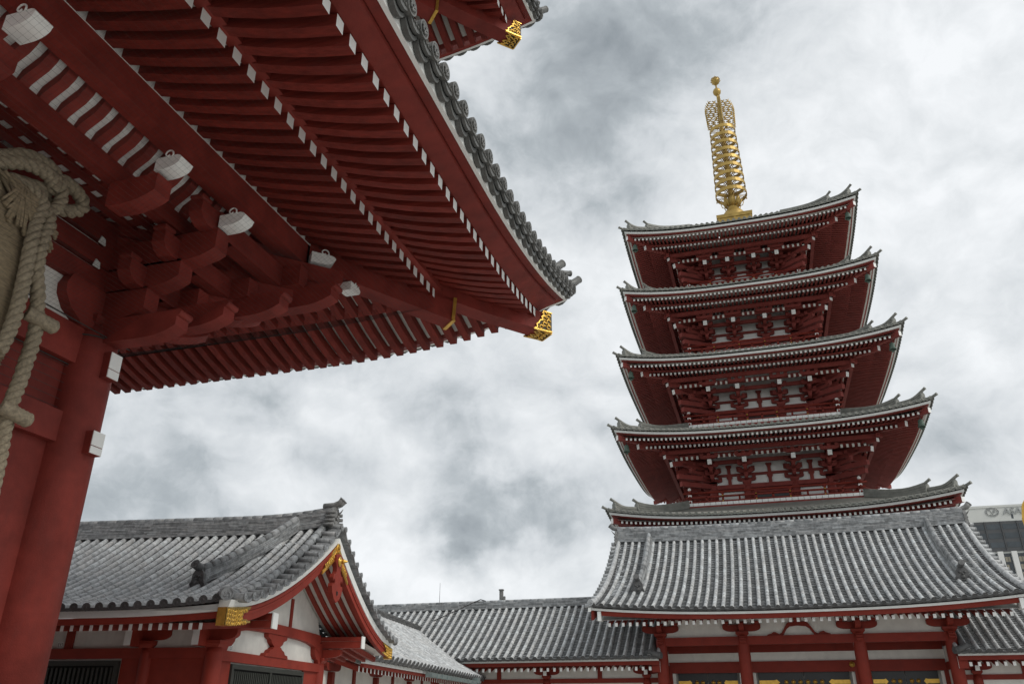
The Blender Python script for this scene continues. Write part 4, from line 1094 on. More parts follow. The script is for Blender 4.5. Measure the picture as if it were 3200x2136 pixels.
def window(name, o, ax, w, h, n, out):
    o = V(o); ax = V(ax); out = V(out)
    m = MB()
    for a, b, c, d in ((0, w, -.14, 0), (0, .14, -h, -.14), (w - .14, w, -h, -.14), (w / 2 - .07, w / 2 + .07, -h, -.14)):
        m.loft([[o + ax * x + Z_ * z + out * t for x, z in ((a, c), (b, c), (b, d), (a, d))] for t in (0, .12)])
    F = m.build(name, 'slat', body)
    m = MB(); m.loft([[o + ax * x + Z_ * z + out * t for x, z in ((.1, -h), (w - .1, -h), (w - .1, -.1), (.1, -.1))] for t in (-.04, .012)]); m.build('void', 'dark', F)
    m = MB()
    for i in range(n):
        x = .14 + (w - .28) * (i + .5) / n
        if abs(x - w / 2) < .1: continue
        m.loft([[o + ax * (x + e) + Z_ * z + out * t for e, t in ((-.035, .03), (.035, .03), (.035, .1), (-.035, .1))] for z in (-h, -.14 - .06)])
    m.build('slats', 'slat', F)
window('slatted_window', (-8.4, -.02, 2.98), X_, 5.42, 3.4, 34, (0, -1, 0))
window('slatted_window', (0.0, 1.08, 2.92), Y_, 6.0, 3.4, 40, (1, 0, 0))
for o_, ax, ot in (((-5.22, -.03, 3.36), X_, V((0, -.004, 0))), ((.005, .95, 3.30), Y_, V((.004, 0, 0)))):
    o_ = V(o_); m = MB()
    m.prism([(0, 0), (.2, 0), (.2, .18), (0, .18)], o_, ax, Z_, ot, 0)
    for a, b, c, d in ((.03, .17, .03, .04), (.03, .17, .14, .15), (.03, .04, .03, .15), (.16, .17, .03, .15), (.08, .12, .06, .07), (.095, .105, .05, .12), (.07, .13, .10, .11)):
        m.prism([(a, c), (b, c), (b, d), (a, d)], o_ + ot, ax, Z_, ot, 1)
    m.build('paper_tag', ['white', 'iron'], body)


# ------------------------------------------------------------------ wing running back from the side hall to the cloister
WG = thing('corridor_wing', 'narrow tiled corridor wing with copper gutter running back from the side hall to the cloister', 'corridor', (-13.6, 39.2, 0), rad(8.72))
A_, B_ = -17.4, 5.0
def WS(s, v):       # s along the eave (local y), slope rises towards -x
    return V((.16 - 4.0 * v, s, 2.97 + 2.42 * v * (.88 + .12 * v)))
pan = MB(); cov = MB()
eb = MB(); tiled_slope(pan, cov, WS, A_, B_, .52, 4.75, .12, .17, seg=.42, dep=.05, endmb=eb)
for i in range(5): pan.poly([V((-7.7 - WS(0, v).x, y, WS(0, v).z)) for y, v in ((A_, i / 5), (B_, i / 5), (B_, (i + 1) / 5), (A_, (i + 1) / 5))])
RO = pan.build('roof', 'tile', WG); cov.build('cover_tiles', 'tile', RO); eb.build('eave_end_tiles', 'tiled', RO)
m = MB(); ridge(m, [(-3.86, y, 5.33) for y in rng(A_, 4.2, 15)], .34, .34, 6, .09); m.build('main_ridge', 'tiled', RO)
m = MB(); m.b2((-.1, A_, 2.80), (.02, B_, 2.90)); m.build('eave_board', 'white', RO)
m = MB(); m.b2((-.12, A_, 2.70), (-.02, B_, 2.798)); m.build('eave_beam', 'redw', RO)
m = MB(); m.poly([(-.1, A_, 2.76), (-.1, B_, 2.76), (-1.3, B_, 3.16), (-1.3, A_, 3.16)]); m.build('soffit_board', 'plaster', RO)
o0 = None
for i in range(44):
    y = -17.3 + i * .378
    if o0 is None:
        m = MB(); m.sweep([(-.18, 0, 2.66), (-.7, 0, 2.83), (-1.3, 0, 3.03)], [(-.06, -.08), (.06, -.08), (.06, .08), (-.06, .08)], (0, 1, 0), c0=1); o0 = m.build('rafter', ['redw', 'white'], RO); o = o0
    else: o = o0.copy(); COL.objects.link(o); o.parent = RO
    o.location = (0, y, 0)
m = MB(); m.b2((-1.3, A_, 0), (-1.2, B_, 3.1)); body = m.build('corridor_wall', 'plaster', WG)
m = MB(); m.b2((-1.32, A_, 2.0), (-1.12, B_, 2.2)); m.build('tie_beam', 'redw', body)
for i in range(10):
    y = -16.9 + i * 2.2; m = MB()
    if i % 2: m.b2((-1.22, y - .1, 2.2), (-1.14, y + .1, 2.95)); m.build('strut', 'redw', body)
    else:
        m.prism(arm_prof(.6, .22, .5), (-1.06, y, 2.62), Y_, Z_, (-.2, 0, 0)); m.b2((-1.2, y - .11, 2.2), (-1.05, y + .11, 2.6)); m.build('bracket', 'redw', body)
        m = MB(); m.lathe([(.16, 0), (.16, 2.2)], (-1.25, y, 0), n=12); m.build('column', 'redw', body)
m = MB(); gx = .24
m.loft([[V((gx + x, y, z)) for x, z in ((-.11, 2.82), (-.09, 2.68), (.09, 2.68), (.12, 2.82), (.10, 2.82), (.08, 2.70), (-.08, 2.70), (-.09, 2.82))] for y in (-10.6, -1.0)])
for y in rng(-10.6, -1.0, 12): m.b2((gx - .12, y - .02, 2.67), (gx + .13, y + .02, 2.825))
G2 = m.build('gutter', 'copper', WG)
m = MB(); m.b2((gx - .12, -1.6, 2.72), (gx + .16, -1.0, 2.95)); m.build('gutter_box', 'copper', G2)

# ================================================================== great gate at the upper left
GX, GY = -8.1725, 7.6584
gate = thing('great_gate', 'huge red temple gate corner with deep white-tipped rafters and bracketed eaves overhead', 'gate', (GX, GY, 0))
def near(e, s, z): return V((e, s, z))          # e outwards (+x), s along the facade (+y towards the corner)
def far(e, s, z): return V((s, e, z))           # the return side, mirrored across the hip
NE, NS_, FE, FS = V((1, 0, 0)), V((0, 1, 0)), V((0, 1, 0)), V((1, 0, 0))
lf = lambda s: .40 * (max(s + .3, 0) / 4.88) ** 2.6
lt = lambda s: .74 * (max(s, 0) / 5.3) ** 2.15
lb_ = lambda s: .05 * (max(s, 0) / 3.4) ** 3
def gate_roof(par, dE, dZ, smin, smin_far, detail):
    """one tier of eaves round the corner; dE, dZ shift it inwards and upwards"""
    T = V((dE, dE + .35, dZ))
    for P, E, S_, lo, nm in ((near, NE, NS_, smin, 'near'), (far, FE, FS, smin_far, 'far')):
        # s is measured from the column line in both directions
        L_ = lambda e, s, z: P(e, s, z) + T
        ss = [lo + (5.35 - lo) * i / 26 for i in range(27)]
        def strip(name, m, pts):                 # pts: list of (e, z, lift fn); the outline is swept along the eave
            mb = MB(); rings = []
            for s in ss:
                rings.append([L_(e, min(s, e), z + f(min(s, e))) for e, z, f in pts])
            mb.loft(rings); return mb.build(name, m, par)
        strip('eave_beam', 'red', [(4.68, 7.945, lf), (4.84, 7.897, lf), (5.09, 7.94, lt), (5.09, 8.10, lt), (4.70, 8.04, lf)])
        strip('eave_beam', 'red', [(5.05, 8.05, lt), (5.105, 8.00, lt), (5.24, 8.008, lt), (5.24, 8.15, lt), (5.07, 8.16, lt)])
        strip('eave_board', 'white', [(5.23, 8.00, lt), (5.285, 8.00, lt), (5.295, 8.165, lt), (5.23, 8.17, lt)])
        # roof surface with cover tiles
        def RS(s, v):
            e = lerp(5.42, 1.2, v); q = min(s, e)
            return L_(e, q, 8.17 + lt(min(s, 5.42)) * (1 - v) ** 2 + 2.4 * v * (.7 + .3 * v))
        roof = MB()
        sq = [lo + (5.42 - lo) * i / 26 for i in range(27)]
        for i in range(26):
            for j in range(6):
                roof.poly([RS(sq[i + a], (j + b) / 6) for a, b in ((0, 0), (1, 0), (1, 1), (0, 1))], 0, True)
        roof.poly
        for i in range(26):
            roof.poly([RS(sq[i], 0) - Z_ * .02, RS(sq[i + 1], 0) - Z_ * .02, L_(5.25, min(sq[i + 1], 5.25), 8.16 + lt(sq[i + 1])), L_(5.25, min(sq[i], 5.25), 8.16 + lt(sq[i]))], 0)
        RF = roof.build('roof', 'tileg', par)
        n = int((5.5 - lo) / .325)
        til = MB()
        for i in range(n):
            s = 5.30 - i * .325
            pts = [RS(s, v) + Z_ * .07 for v in (0, .04, .10)] if s < 4.9 else [RS(s, v) + Z_ * .07 for v in (0, .02, .03)]
            til.tube(pts, .086, 9, r=RND()); c = pts[0] + E * .02
            disc(til, c, E - Z_ * .08, .105, th=.05, n=18, rd=.7)
            R_ = S_; U_ = Z_                      # raised mark on each round end
            for ang in (.5, 2.6, 4.7):
                d_ = R_ * math.cos(ang) + U_ * math.sin(ang)
                til.bar(c + E * .0 - d_ * .01, c + d_ * .065, .03, .02, up=tuple(E), r=.9)
            for ang in (1.5, 3.6, 5.7):
                d_ = R_ * math.cos(ang) + U_ * math.sin(ang); t_ = E.cross(d_)
                til.bar(c + d_ * .045 - t_ * .022, c + d_ * .045 + t_ * .022, .022, .02, up=tuple(E), r=.9)
            s2 = s - .1625                        # hanging drip plate with relief between two round ends
            if s2 > lo:
                b = RS(s2, 0)
                sl = (lt(s2 + .1) - lt(s2 - .1)) / .2
                cv = [(-.155, .05), (-.10, -.02), (-.04, -.055), (.04, -.055), (.10, -.02), (.155, .05)]
                til.loft([[b + S_ * x + Z_ * (y + .05 + x * sl) - E * .01, b + S_ * x + Z_ * (y - .035 + x * sl) - E * .01, b + S_ * x + Z_ * (y - .035 + x * sl) - E * .05, b + S_ * x + Z_ * (y + .05 + x * sl) - E * .05] for x, y in cv], r=.45)
                til.loft([[b + S_ * x + Z_ * (y - .05 + x * sl) - E * .06, b + S_ * x + Z_ * (y - .115 + x * sl) - E * .06, b + S_ * x + Z_ * (y - .115 + x * sl) - E * .12, b + S_ * x + Z_ * (y - .05 + x * sl) - E * .12] for x, y in cv], r=.1)
                if detail and nm == 'near':
                    for k in range(5):
                        x = -.1 + .05 * k; y = -.02 - .03 * math.cos(x * 12)
                        cc = b + S_ * x + Z_ * (y + .03 + x * sl) + E * .0
                        til.tube([cc + (S_ * math.cos(g) + Z_ * math.sin(g)) * .016 for g in (0, 1.3, 2.6, 3.9, 5.2)], .006, 4, r=.9)
        til.build('eave_tiles', 'tileg', RF)
        # rafters
        k = 0
        stuff = MB()
        s = 4.88 - .35 if nm == 'near' else 4.80
        spc = .2735
        while s > lo:
            e0 = max(3.36, s - .02)
            if 4.83 - e0 > .08:
                mb = MB() if detail else stuff
                zc = lambda e: 7.81 + lf(s) + (4.83 - e) * .30 - .05 * math.sin(PI * (e - 3.3) / 1.55)
                es = rng(e0, 4.83, 5)
                mb.sweep([L_(e, s, zc(e)) for e in es], [(-.068, -.078), (.068, -.078), (.068, .083), (-.068, .083)], S_, c1=1)
                if detail: mb.build('flying_rafter', ['redg' if nm == 'near' else 'redf', 'white'], par)
            if s < 3.30:
                e0 = max(1.35, s - .02)
                if 3.42 - e0 > .08:
                    mb = MB() if (detail and nm == 'near') else stuff
                    zc = lambda e: 8.05 + lb_(s) + (3.42 - e) * .30 - .03 * math.sin(PI * (e - 1.5) / 1.9)
                    mb.sweep([L_(e, s, zc(e)) for e in rng(e0, 3.42, 5)], [(-.07, -.082), (.07, -.082), (.07, .088), (-.07, .088)], S_, c1=1)
                    if detail and nm == 'near': mb.build('base_rafter', ['redg', 'white'], par)
            s -= spc
        if stuff.v: stuff.build('rafter_row', ['redg' if nm == 'near' else 'redf', 'white'], par, kind='stuff')
        # boards above the rafters, and the beam the flying rafters rest on
        mb = MB()
        for i in range(26):
            for ea, eb, z_ in ((3.36, 4.72, lambda e, s: 7.895 + lf(s) + (4.83 - e) * .30), (1.3, 3.37, lambda e, s: 8.14 + lb_(s) + (3.42 - e) * .30)):
                for j in range(3):
                    e1, e2 = lerp(ea, eb, j / 3), lerp(ea, eb, (j + 1) / 3)
                    mb.poly([L_(e, min(s, e), z_(e, min(s, e))) for e, s in ((e2, ss[i]), (e2, ss[i + 1]), (e1, ss[i + 1]), (e1, ss[i]))])
        mb.build('soffit_board', 'plaster', par)
        mb = MB(); rings = []
        for s in ss: rings.append([L_(e, min(s, e), z + lb_(min(s, 3.3))) for e, z in ((3.35, 8.13), (3.52, 8.13), (3.52, 8.36), (3.35, 8.36))])
        mb.loft(rings); mb.build('rafter_beam', 'red', par)
        mb = MB()
        mb.loft([[L_(e, s, z) for e, z in ((1.57, 8.02), (1.87, 8.02), (1.87, 8.402), (1.57, 8.402))] for s in (lo, 1.87)]); mb.build('purlin', 'red', par)
        mb = MB()                                 # white stop boards between the rafters on the purlin
        mb.loft([[L_(e, s, z) for e, z in ((1.83, 8.405), (1.872, 8.405), (1.872, 8.585), (1.83, 8.59))] for s in (lo, 1.8)]); mb.build('stop_board', 'white', par)
    # hip rafter in two lengths with gilt end
    dg = V((1, 1, 0)); pr = V((1, -1, 0)).normalized()
    D = lambda d, z: dg * d + V((0, 0, z)) + T
    def hip(d0, z0, d1, z1, w, h, zz=None):
        mb = MB(); mb.loft([[D(d, z) + pr * (x * w / 2) + Z_ * (y * h) for x, y in ((-1, 0), (1, 0), (1, 1), (-1, 1))] for d, z in ((d0, z0), (lerp(d0, d1, .5), lerp(z0, z1, .5) - .03), (d1, z1))]); return mb
    H1 = hip(.9, 8.3, 3.54, 7.66, .34, .42).build('hip_rafter', 'red', par)
    H2 = hip(3.1, 8.10, 4.94, 7.87, .34, .37).build('hip_rafter', 'red', par)
    D0 = D
    D = lambda d, z: D0(d - .07, z + .13)
    mb = MB()
    a = [D(3.63, 7.53) + pr * x for x in (-.20, .20)]
    for x in (-.19, .19): mb.loft([[D(d, z) + pr * (x + t) for d, z in ((3.60, 7.54), (3.64, 7.53), (3.66, 7.96), (3.62, 7.96))] for t in (-.012, .012)])
    mb.loft([[D(d, 7.53) + pr * x + Z_ * z for d in (3.605, 3.65) for z in ((0, -.02) if d < 3.62 else (-.02, 0))] for x in (-.2, .2)])
    mb.build('end_band', 'gold', H1)
    mb = MB()
    mb.loft([[D(d, z) + pr * (x * .185) + Z_ * (y * .39 - .01) for x, y in ((-1, 0), (1, 0), (1, 1), (-1, 1))] for d, z in ((4.99, 7.735), (5.02, 7.735))], 0)
    ol = [(5.02, 0), (5.02, .38), (4.90, .395), (4.88, .36), (4.90, .31), (4.865, .27), (4.885, .21), (4.84, .19), (4.82, .13), (4.79, .10), (4.80, .04), (4.75, .0)]
    for sx in (-1, 1):
        mb.loft([[D(d, 7.74 + z) + pr * (sx * (.172 + t)) for d, z in ol] for t in (0, .014)], 1)
        for (pa, pb) in zip(ol, ol[1:] + ol[:1]): mb.bar(D(pa[0], 7.74 + pa[1]) + pr * (sx * .19), D(pb[0], 7.74 + pb[1]) + pr * (sx * .19), .03, .022, 0)
        for cx_, cz_ in ((4.97, .08), (4.97, .30), (4.97, .19), (4.91, .25), (4.91, .13), (4.92, .34), (4.86, .06)):
            c = D(cx_, 7.74 + cz_) + pr * (sx * .19)
            mb.tube([c + dg.normalized() * (.042 * math.cos(g)) + Z_ * (.042 * math.sin(g)) for g in [k_ * .9 for k_ in range(7)]], .019, 5, 0)
    # underside plate
    ul = [(5.02, -.17), (5.02, .17), (4.80, .17), (4.87, .12), (4.80, .08), (4.88, 0), (4.80, -.08), (4.87, -.12), (4.80, -.17)]
    mb.loft([[D(d, 7.735 + (5.0 - d) * .13 - t) + pr * x for d, x in ul] for t in (0, .014)], 1)
    for (pa, pb) in zip(ul, ul[1:] + ul[:1]): mb.bar(D(pa[0], 7.72 + (5 - pa[0]) * .13) + pr * pa[1], D(pb[0], 7.72 + (5 - pb[0]) * .13) + pr * pb[1], .025, .02, 0)
    for d_, x_ in ((4.96, .1), (4.96, -.1), (4.96, .0), (4.89, .06), (4.89, -.06)):
        c = D(d_, 7.715 + (5 - d_) * .13) + pr * x_
        mb.tube([c + dg.normalized() * (.04 * math.cos(g)) + pr * (.04 * math.sin(g)) for g in [k_ * .9 for k_ in range(7)]], .019, 5, 0)
    mb.build('end_cap', ['gold', 'etch'], H2)
    D = D0
    # hip ridge end tiles on the corner
    mb = MB()
    ct = lambda d: 8.17 + .10 + .74 * (max(d, 0) / 5.3) ** 2.15
    for (d0, hh, rr) in ((5.44, 0, .085), (5.18, .34, .09)):
        p = [D(d0 - .5 - k_ * .0, ct(d0 - .5) + hh) for k_ in range(1)] + [D(d0 - .25, ct(d0 - .25) + hh + .02), D(d0 - .06, ct(d0) + hh + .08), D(d0 + .05, ct(d0) + hh + .22)]
        mb.tube(p, [rr, rr, rr * .95, rr * .85], 10, r=.6); disc(mb, p[-1], p[-1] - p[-2], rr * .9, th=.02, rd=.7)
    mb.loft([[D(d, ct(d) - .1) + pr * x + Z_ * z for x, z in ((-.15, 0), (.15, 0), (.12, .42), (-.12, .42))] for d in (5.1, 4.4, 3.4, 1.4)])
    oni(mb, D(5.1, ct(5.1) - .05), dg, .34, .40, 0, .05, .05)
    mb.build('hip_ridge', 'tileg', par)

gate_roof(gate, 0, 0, -6.2, -4.6, True)
G = gate
up = MB(); up.b2((-9, -9, 9.3), (.4, .4, 14.6)); up.build('upper_storey', 'red', gate)
gate_roof(gate, -.43, 6.92, -3.5, -2.0, False)

# ---------------- walls, column, beams
m = MB(); m.lathe([(.34, 0), (.34, 5.7), (.325, 6.05), (.27, 6.22)], n=40); COLM = m.build('column', 'red', gate)
m = MB(); m.lathe([(.345, 6.02), (.345, 6.035), (.33, 6.04)], n=40); m.build('net_cord', 'wire', COLM)
m = MB(); m.b2((-.12, -12, 0), (.03, -.1, 4.60)); m.b2((-.12, -12, 4.95), (.0, -.1, 5.64)); WL = m.build('wall', 'red', gate)
m = MB(); m.b2((-9, -.12, 0), (-.1, .03, 6.2)); m.build('wall', 'red', gate)
for z0, z1 in ((4.58, 4.97), (5.62, 6.11)):
    m = MB(); m.b2((-.14, -12, z0), (.14, -.26, z1)); m.build('tie_beam', 'red', gate)
m = MB(); m.b2((-.1, -12, 6.11), (.02, -.1, 6.90)); m.b2((-.1, -12, 6.98), (.02, -.1, 7.06)); m.b2((-.1, -12, 7.34), (.02, -.1, 7.42)); m.build('wall_plaster', 'plaster', gate)
m = MB(); m.b2((-.14, -12, 6.70), (.12, -.1, 6.99)); m.b2((-.14, -12, 7.065), (.12, -.1, 7.34)); m.b2((-.14, -12, 7.425), (.12, -.1, 7.75)); m.build('wall_beams', 'red', gate)
m = MB()                                            # big curved wall arm beside the column
m.prism([(-.1, 0), (-.40, .0), (-.45, .06), (-.62, .16), (-.74, .32), (-.76, .45), (-.70, .60), (-.1, .60)], (-.08, 0, 6.112), Y_, Z_, (.26, 0, 0)); m.build('wall_arm', 'red', gate)
m = MB()
for s_, z_ in ((-.36, 7.0), (-.36, 7.36), (-.33, 6.2)):
    m.prism([(-.06, 0), (.06, .0), (.04, .09), (-.03, .11)], (.13, s_, z_), Y_, Z_, (.02, 0, 0))
m.build('plaster_chip', 'white', gate)
# white painted ends of the tie beams that pass through the column
for z0, z1 in ((5.49, 5.84), (4.48, 4.77)):
    m = MB(); m.b2((.20, -.075, z0), (.44, .125, z1)); T_ = m.build('beam_end', 'red', gate)
    m = MB(); zm = z0 + (z1 - z0) * .34
    m.b2((.44, -.07, z0 + .004), (.452, .12, zm - .006)); m.b2((.44, -.07, zm + .006), (.452, .12, z1 - .004)); m.build('end_cap', 'white', T_)

# ---------------- bracket sets
def garm(mb, o, ax, wd, L, h, back=.3):
    """projecting arm: flat top, underside sweeping up in a long curve to a square nose"""
    o = V(o); ax = V(ax).normalized(); R = V((ax.y, -ax.x, 0))
    p = [(-back, h), (-back, -.0), (L - .50, -.02), (L - .36, -.015), (L - .22, .012), (L - .10, .05), (L, .10), (L, h)]
    mb.prism(p, o - R * wd / 2, ax, Z_, R * wd)
def larm(mb, o, ax, wd, L, h):
    o = V(o); ax = V(ax).normalized(); R = V((ax.y, -ax.x, 0))
    mb.prism(arm_prof(L, h, .5), o - R * wd / 2, ax, Z_, R * wd)
def nose(name, o, ax, w, L, h, par, sw=1):
    """white painted carved beam end: wavy cloud outline with a scroll above it"""
    o = V(o); ax = V(ax).normalized(); R = V((ax.y, -ax.x, 0))
    m = MB()
    pf = [(-.1 * L, h), (-.1 * L, 0), (.3 * L, 0)] + [(.3 * L + .66 * L * math.sin(g), .62 * h * (1 - math.cos(g))) for g in [k * PI / 18 for k in range(1, 10)]] + [(L, .74 * h), (.93 * L, .9 * h), (.8 * L, h)]
    m.prism(pf, o - R * w / 2, ax, Z_, R * w)
    N_ = m.build(name, 'white', par)
    c = o + ax * (.45 * L) + Z_ * (h * 1.08)
    for sd_ in (-1, 1):
        m = MB(); pts = []
        for k in range(15):
            g = -.6 + k * .48; q = .075 * (1 - k / 17)
            pts.append(c + R * (sd_ * (w / 2 + .012)) + ax * (q * math.cos(g) * 1.0) + Z_ * (q * math.sin(g)))
        m.tube(pts, [.011] * 13 + [.009, .006], 5)
        m.build('scroll', 'white', N_)
Xs = []
STEP = ((.84, 6.31, .42), (1.30, 6.72, .36), (1.80, 7.06, .40))
def set_x(s0, full=True):
    """bracket set stepping out from the near facade along +x"""
    m = MB()
    if s0 == 0: block(m, (0, s0, 6.2), X_, Y_, .5, .14)
    for i, (L, z, hh) in enumerate(STEP):
        garm(m, (0, s0, z), X_, .25, L, hh)
        m.prism([(-.42, .30), (-.42, .14), (-.36, .05), (-.26, 0), (.3, 0), (.3, .30)], (L - .27, s0, z + hh - .02), Y_, Z_, (.2, 0, 0))
        block(m, (L - .17, s0 - .34, z + hh + .28), X_, Y_, .2, .08)
    return m
def set_y(x0):
    m = MB()
    for i, (L, z, hh) in enumerate(STEP):
        garm(m, (x0, 0, z), Y_, .25, L, hh)
    return m
B1 = set_x(0).build('bracket_set', 'red', gate); nose('carved_end', (1.80, 0.02, 7.50), X_, .22, .36, .18, B1)
m = MB(); garm(m, (1.2, -3.45, 7.16), X_, .24, .58, .34, .1); B2 = m.build('bracket_set', 'red', gate); nose('carved_end', (1.78, -3.45, 7.62), X_, .22, .34, .18, B2)
m = MB(); garm(m, (1.2, -1.2, 7.16), X_, .26, .60, .34, .1); B3 = m.build('bracket_set', 'red', gate); nose('carved_end', (1.74, -1.2, 7.56), X_, .22, .34, .18, B3)
set_y(-.02).build('bracket_set', 'red', gate)
m = MB()
dgn = V((1, 1, 0)).normalized()
for L, z, hh in ((1.0, 6.33, .46), (1.50, 6.76, .46), (2.04, 7.22, .46), (2.3, 7.66, .30)):
    garm(m, (0, 0, z), dgn, .27, L * 1.414, hh)
B4 = m.build('corner_bracket', 'red', gate)
nose('carved_end', V((2.02, 2.02, 8.02)) - dgn * .1, dgn, .25, .36, .18, B4)
nose('carved_end', V((2.32, 2.46, 7.76)), Y_, .2, .30, .15, B4)
m = MB()                                            # arms along the return side, stepping out and up
for yy, xt, z in ((.0, 1.40, 6.06), (.6, 1.62, 6.46), (1.2, 2.06, 6.86), (1.8, 2.52, 7.24)):
    garm(m, (0, yy, z - .08), X_, .24, xt, .32, 1.0)
    m.tube([(xt + .01, yy + y_, z + .20) for y_ in (-.121, .121)], .05, 9)
m.build('return_arms', 'red', gate)
for P in (near, far):                               # longitudinal beams carried by the steps
    m = MB()
    for (L, z, hh), top in zip(STEP, (.30, .30, .34)): m.loft([[P(L - .17 + a * .11, s, z + hh - .02 + b * top) for a, b in ((-1, 0), (1, 0), (1, 1), (-1, 1))] for s in (-.05, L + .25)])
    m.build('bracket_beams', 'red', gate)
# curved ribs between purlin and inner beam, with white boards behind them
SP = [(1.17, 7.62), (1.175, 7.71), (1.22, 7.80), (1.32, 7.87), (1.42, 7.94), (1.50, 8.04), (1.55, 8.16)]
m = MB()
m.loft([[V((e - .03, s, z + .09)) for e, z in SP] + [V((e - .05, s, z + .11)) for e, z in reversed(SP)] for s in (-6.2, 1.0)]); RB = m.build('rib_board', 'white', gate)
i = 0
r0 = None
for k in range(25):
    s = .42 - k * .268
    if r0 is None:
        mb = MB(); mb.loft([[V((e + a, b, z + c)) for a, c, b in ((0, -.02, -.062), (0, -.02, .062), (-.04, .10, .062), (-.04, .10, -.062))] for e, z in SP], sm=False)
        r0 = mb.build('curved_rib', 'red', gate); o = r0
    else: o = r0.copy(); COL.objects.link(o); o.parent = gate
    o.location = (0, s, 0)
m = MB(); m.b2((1.02, -6.2, 7.50), (1.20, 1.0, 7.74)); m.build('inner_beam', 'red', gate)
# coffered lattice ceiling
m = MB(); m.poly([(-.2, -6.2, 7.862), (1.1, -6.2, 7.862), (1.1, .6, 7.862), (-.2, .6, 7.862)]); m.build('ceiling_board', 'white', gate)
m = MB()
for k in range(25): m.b2((-.2, .5 - k * .29 - .06, 7.82), (1.06, .5 - k * .29 + .06, 7.86))
for k in range(5): m.b2((-.1 + k * .29 - .07, -6.2, 7.812), (-.1 + k * .29 + .07, .6, 7.86))
m.build('ceiling_lattice', 'red', gate)
m = MB(); m.b2((-1.4, -6.2, 8.5), (1.5, 1.5, 8.6)); m.build('loft_floor', 'dark', gate)

# ---------------- bird netting hung below the brackets
net = MB()
def NP(u, v, P):                                    # u along, v 0 wall .. 1 rafter ends
    e = lerp(.36, 3.46, v); z = lerp(6.03, 7.80, v) - .10 * math.sin(PI * v)
    return P(e, min(u, e) if u > 0 else u, z)
def wire(pts, r=.0008):
    net.loft([[p + V((-r, 0, -r)), p + V((r, 0, -r)), p + V((0, 0, r * 1.3))] for p in pts], cap=False)
for P, lo in ((near, -4.2), (far, -1.2)):
    u = lo
    while u < 3.4:
        v0 = max(0, (u - .36) / 3.1)
        wire([NP(u, lerp(v0, 1, k / 8), P) for k in range(9)]); u += .058
    for k in range(60):
        v = k / 59; e = lerp(.36, 3.46, v)
        wire([NP(lerp(lo, e, j / 10), v, P) for j in range(11)])
wire([NP(lerp(-4.2, .3, j / 20), 0, near) for j in range(21)], .007)
tag(net.build('bird_net', 'wire'), 'thin dark bird netting stretched under the gate brackets and rafters', 'net').location = (GX, GY, 0)
m = MB()
for k in range(24): 
    y = -3.2 + k * .125; m.bar((.06, y, 4.97), (.06, y, 5.62), .004, .004)
for k in range(6): z = 5.02 + k * .11; m.bar((.06, -3.2, z), (.06, -.3, z), .004, .004)
m.bar((.06, -3.2, 5.60), (.06, -.3, 5.60), .012, .012); m.bar((.06, -.32, 4.97), (.06, -.32, 5.62), .012, .012)
tag(m.build('wall_net', 'wire'), 'small wire net over the red wall panel behind the straw sandal', 'net').location = (GX, GY, 0)

# ================================================================== giant straw sandal hanging on the gate wall
sdl = thing('straw_sandal', 'giant straw sandal with thick twisted ropes hanging on the gate wall', 'sandal', (GX, GY, 3.2))
OZ = V((0, 0, -3.2))
m = MB(); random.seed(5)
def SB(z):           # right edge and half width of the woven body
    return [-1.62, -1.62, -1.72, -1.80, -1.92, -2.02, -2.2, -2.5]
ZS = rng(3.4, 6.95, 9); ED = [-1.76, -1.74, -1.72, -1.68, -1.62, -1.57, -1.56, -1.66, -2.1]
rings = []
for z, ed in zip(ZS, ED):
    w_ = 1.0; c = ed - w_
    rings.append([V((.50 + .30 * math.sin(a), c + w_ * math.cos(a), z)) + OZ for a in [2 * PI * k / 24 for k in range(24)]])
m.loft(rings, sm=True); BODY = m.build('sandal_body', 'straw', sdl)
m = MB()                                            # straw strands wound across the body
for i in range(170):
    f = i / 169; z = lerp(3.5, 6.9, f); g = f * 8; k = min(int(g), 7); ed = lerp(ED[k], ED[k + 1], g - k); c = ed - 1.0
    pts = []
    tilt = .25 + .1 * math.sin(i)
    for a in rng(2.5, -.55, 9):
        q = 1 + .012 * random.random()
        pts.append(V((.50 + .315 * math.sin(a) * q, c + 1.005 * math.cos(a) * q, z - tilt * (math.cos(a) - .5) * .5)) + OZ)
    m.tube(pts, .017, 4, r=random.random())
m.build('straw_strands', 'straw', sdl, kind='stuff')
def rope(name, pts, R, lay=.30, strands=3, e=.7, dx=None):
    """three-strand twisted rope along a smooth path given as (y, z) or (x, y, z)"""
    P_ = [V((e, *p)) if len(p) == 2 else V(p) for p in pts]
    out = []
    for i in range(len(P_) - 1):                    # Catmull-Rom
        a, b, c, d = P_[max(i - 1, 0)], P_[i], P_[i + 1], P_[min(i + 2, len(P_) - 1)]
        n = max(3, int((c - b).length / .025))
        for k in range(n):
            t = k / n
            out.append(.5 * ((2 * b) + (c - a) * t + (2 * a - 5 * b + 4 * c - d) * t * t + (3 * b - a - 3 * c + d) * t ** 3))
    out.append(P_[-1])
    m = MB(); L = 0; tr = [[] for _ in range(strands)]; prev = None
    for i, p in enumerate(out):
        t = (out[min(i + 1, len(out) - 1)] - out[max(i - 1, 0)]).normalized()
        if prev is None: x = t.cross(V((1, 0, 0)) if abs(t.x) < .9 else V((0, 0, 1))).normalized()
        else: x = (prev - t * prev.dot(t)).normalized()
        prev = x; y = t.cross(x)
        if i: L += (p - out[i - 1]).length
        for k in range(strands):
            g = 2 * PI * (L / lay + k / strands)
            tr[k].append(p + (x * math.cos(g) + y * math.sin(g)) * (R * .52) + OZ)
    for q in tr: m.tube(q, R * .56, 7, r=random.random())
    return m.build(name, 'rope', sdl)
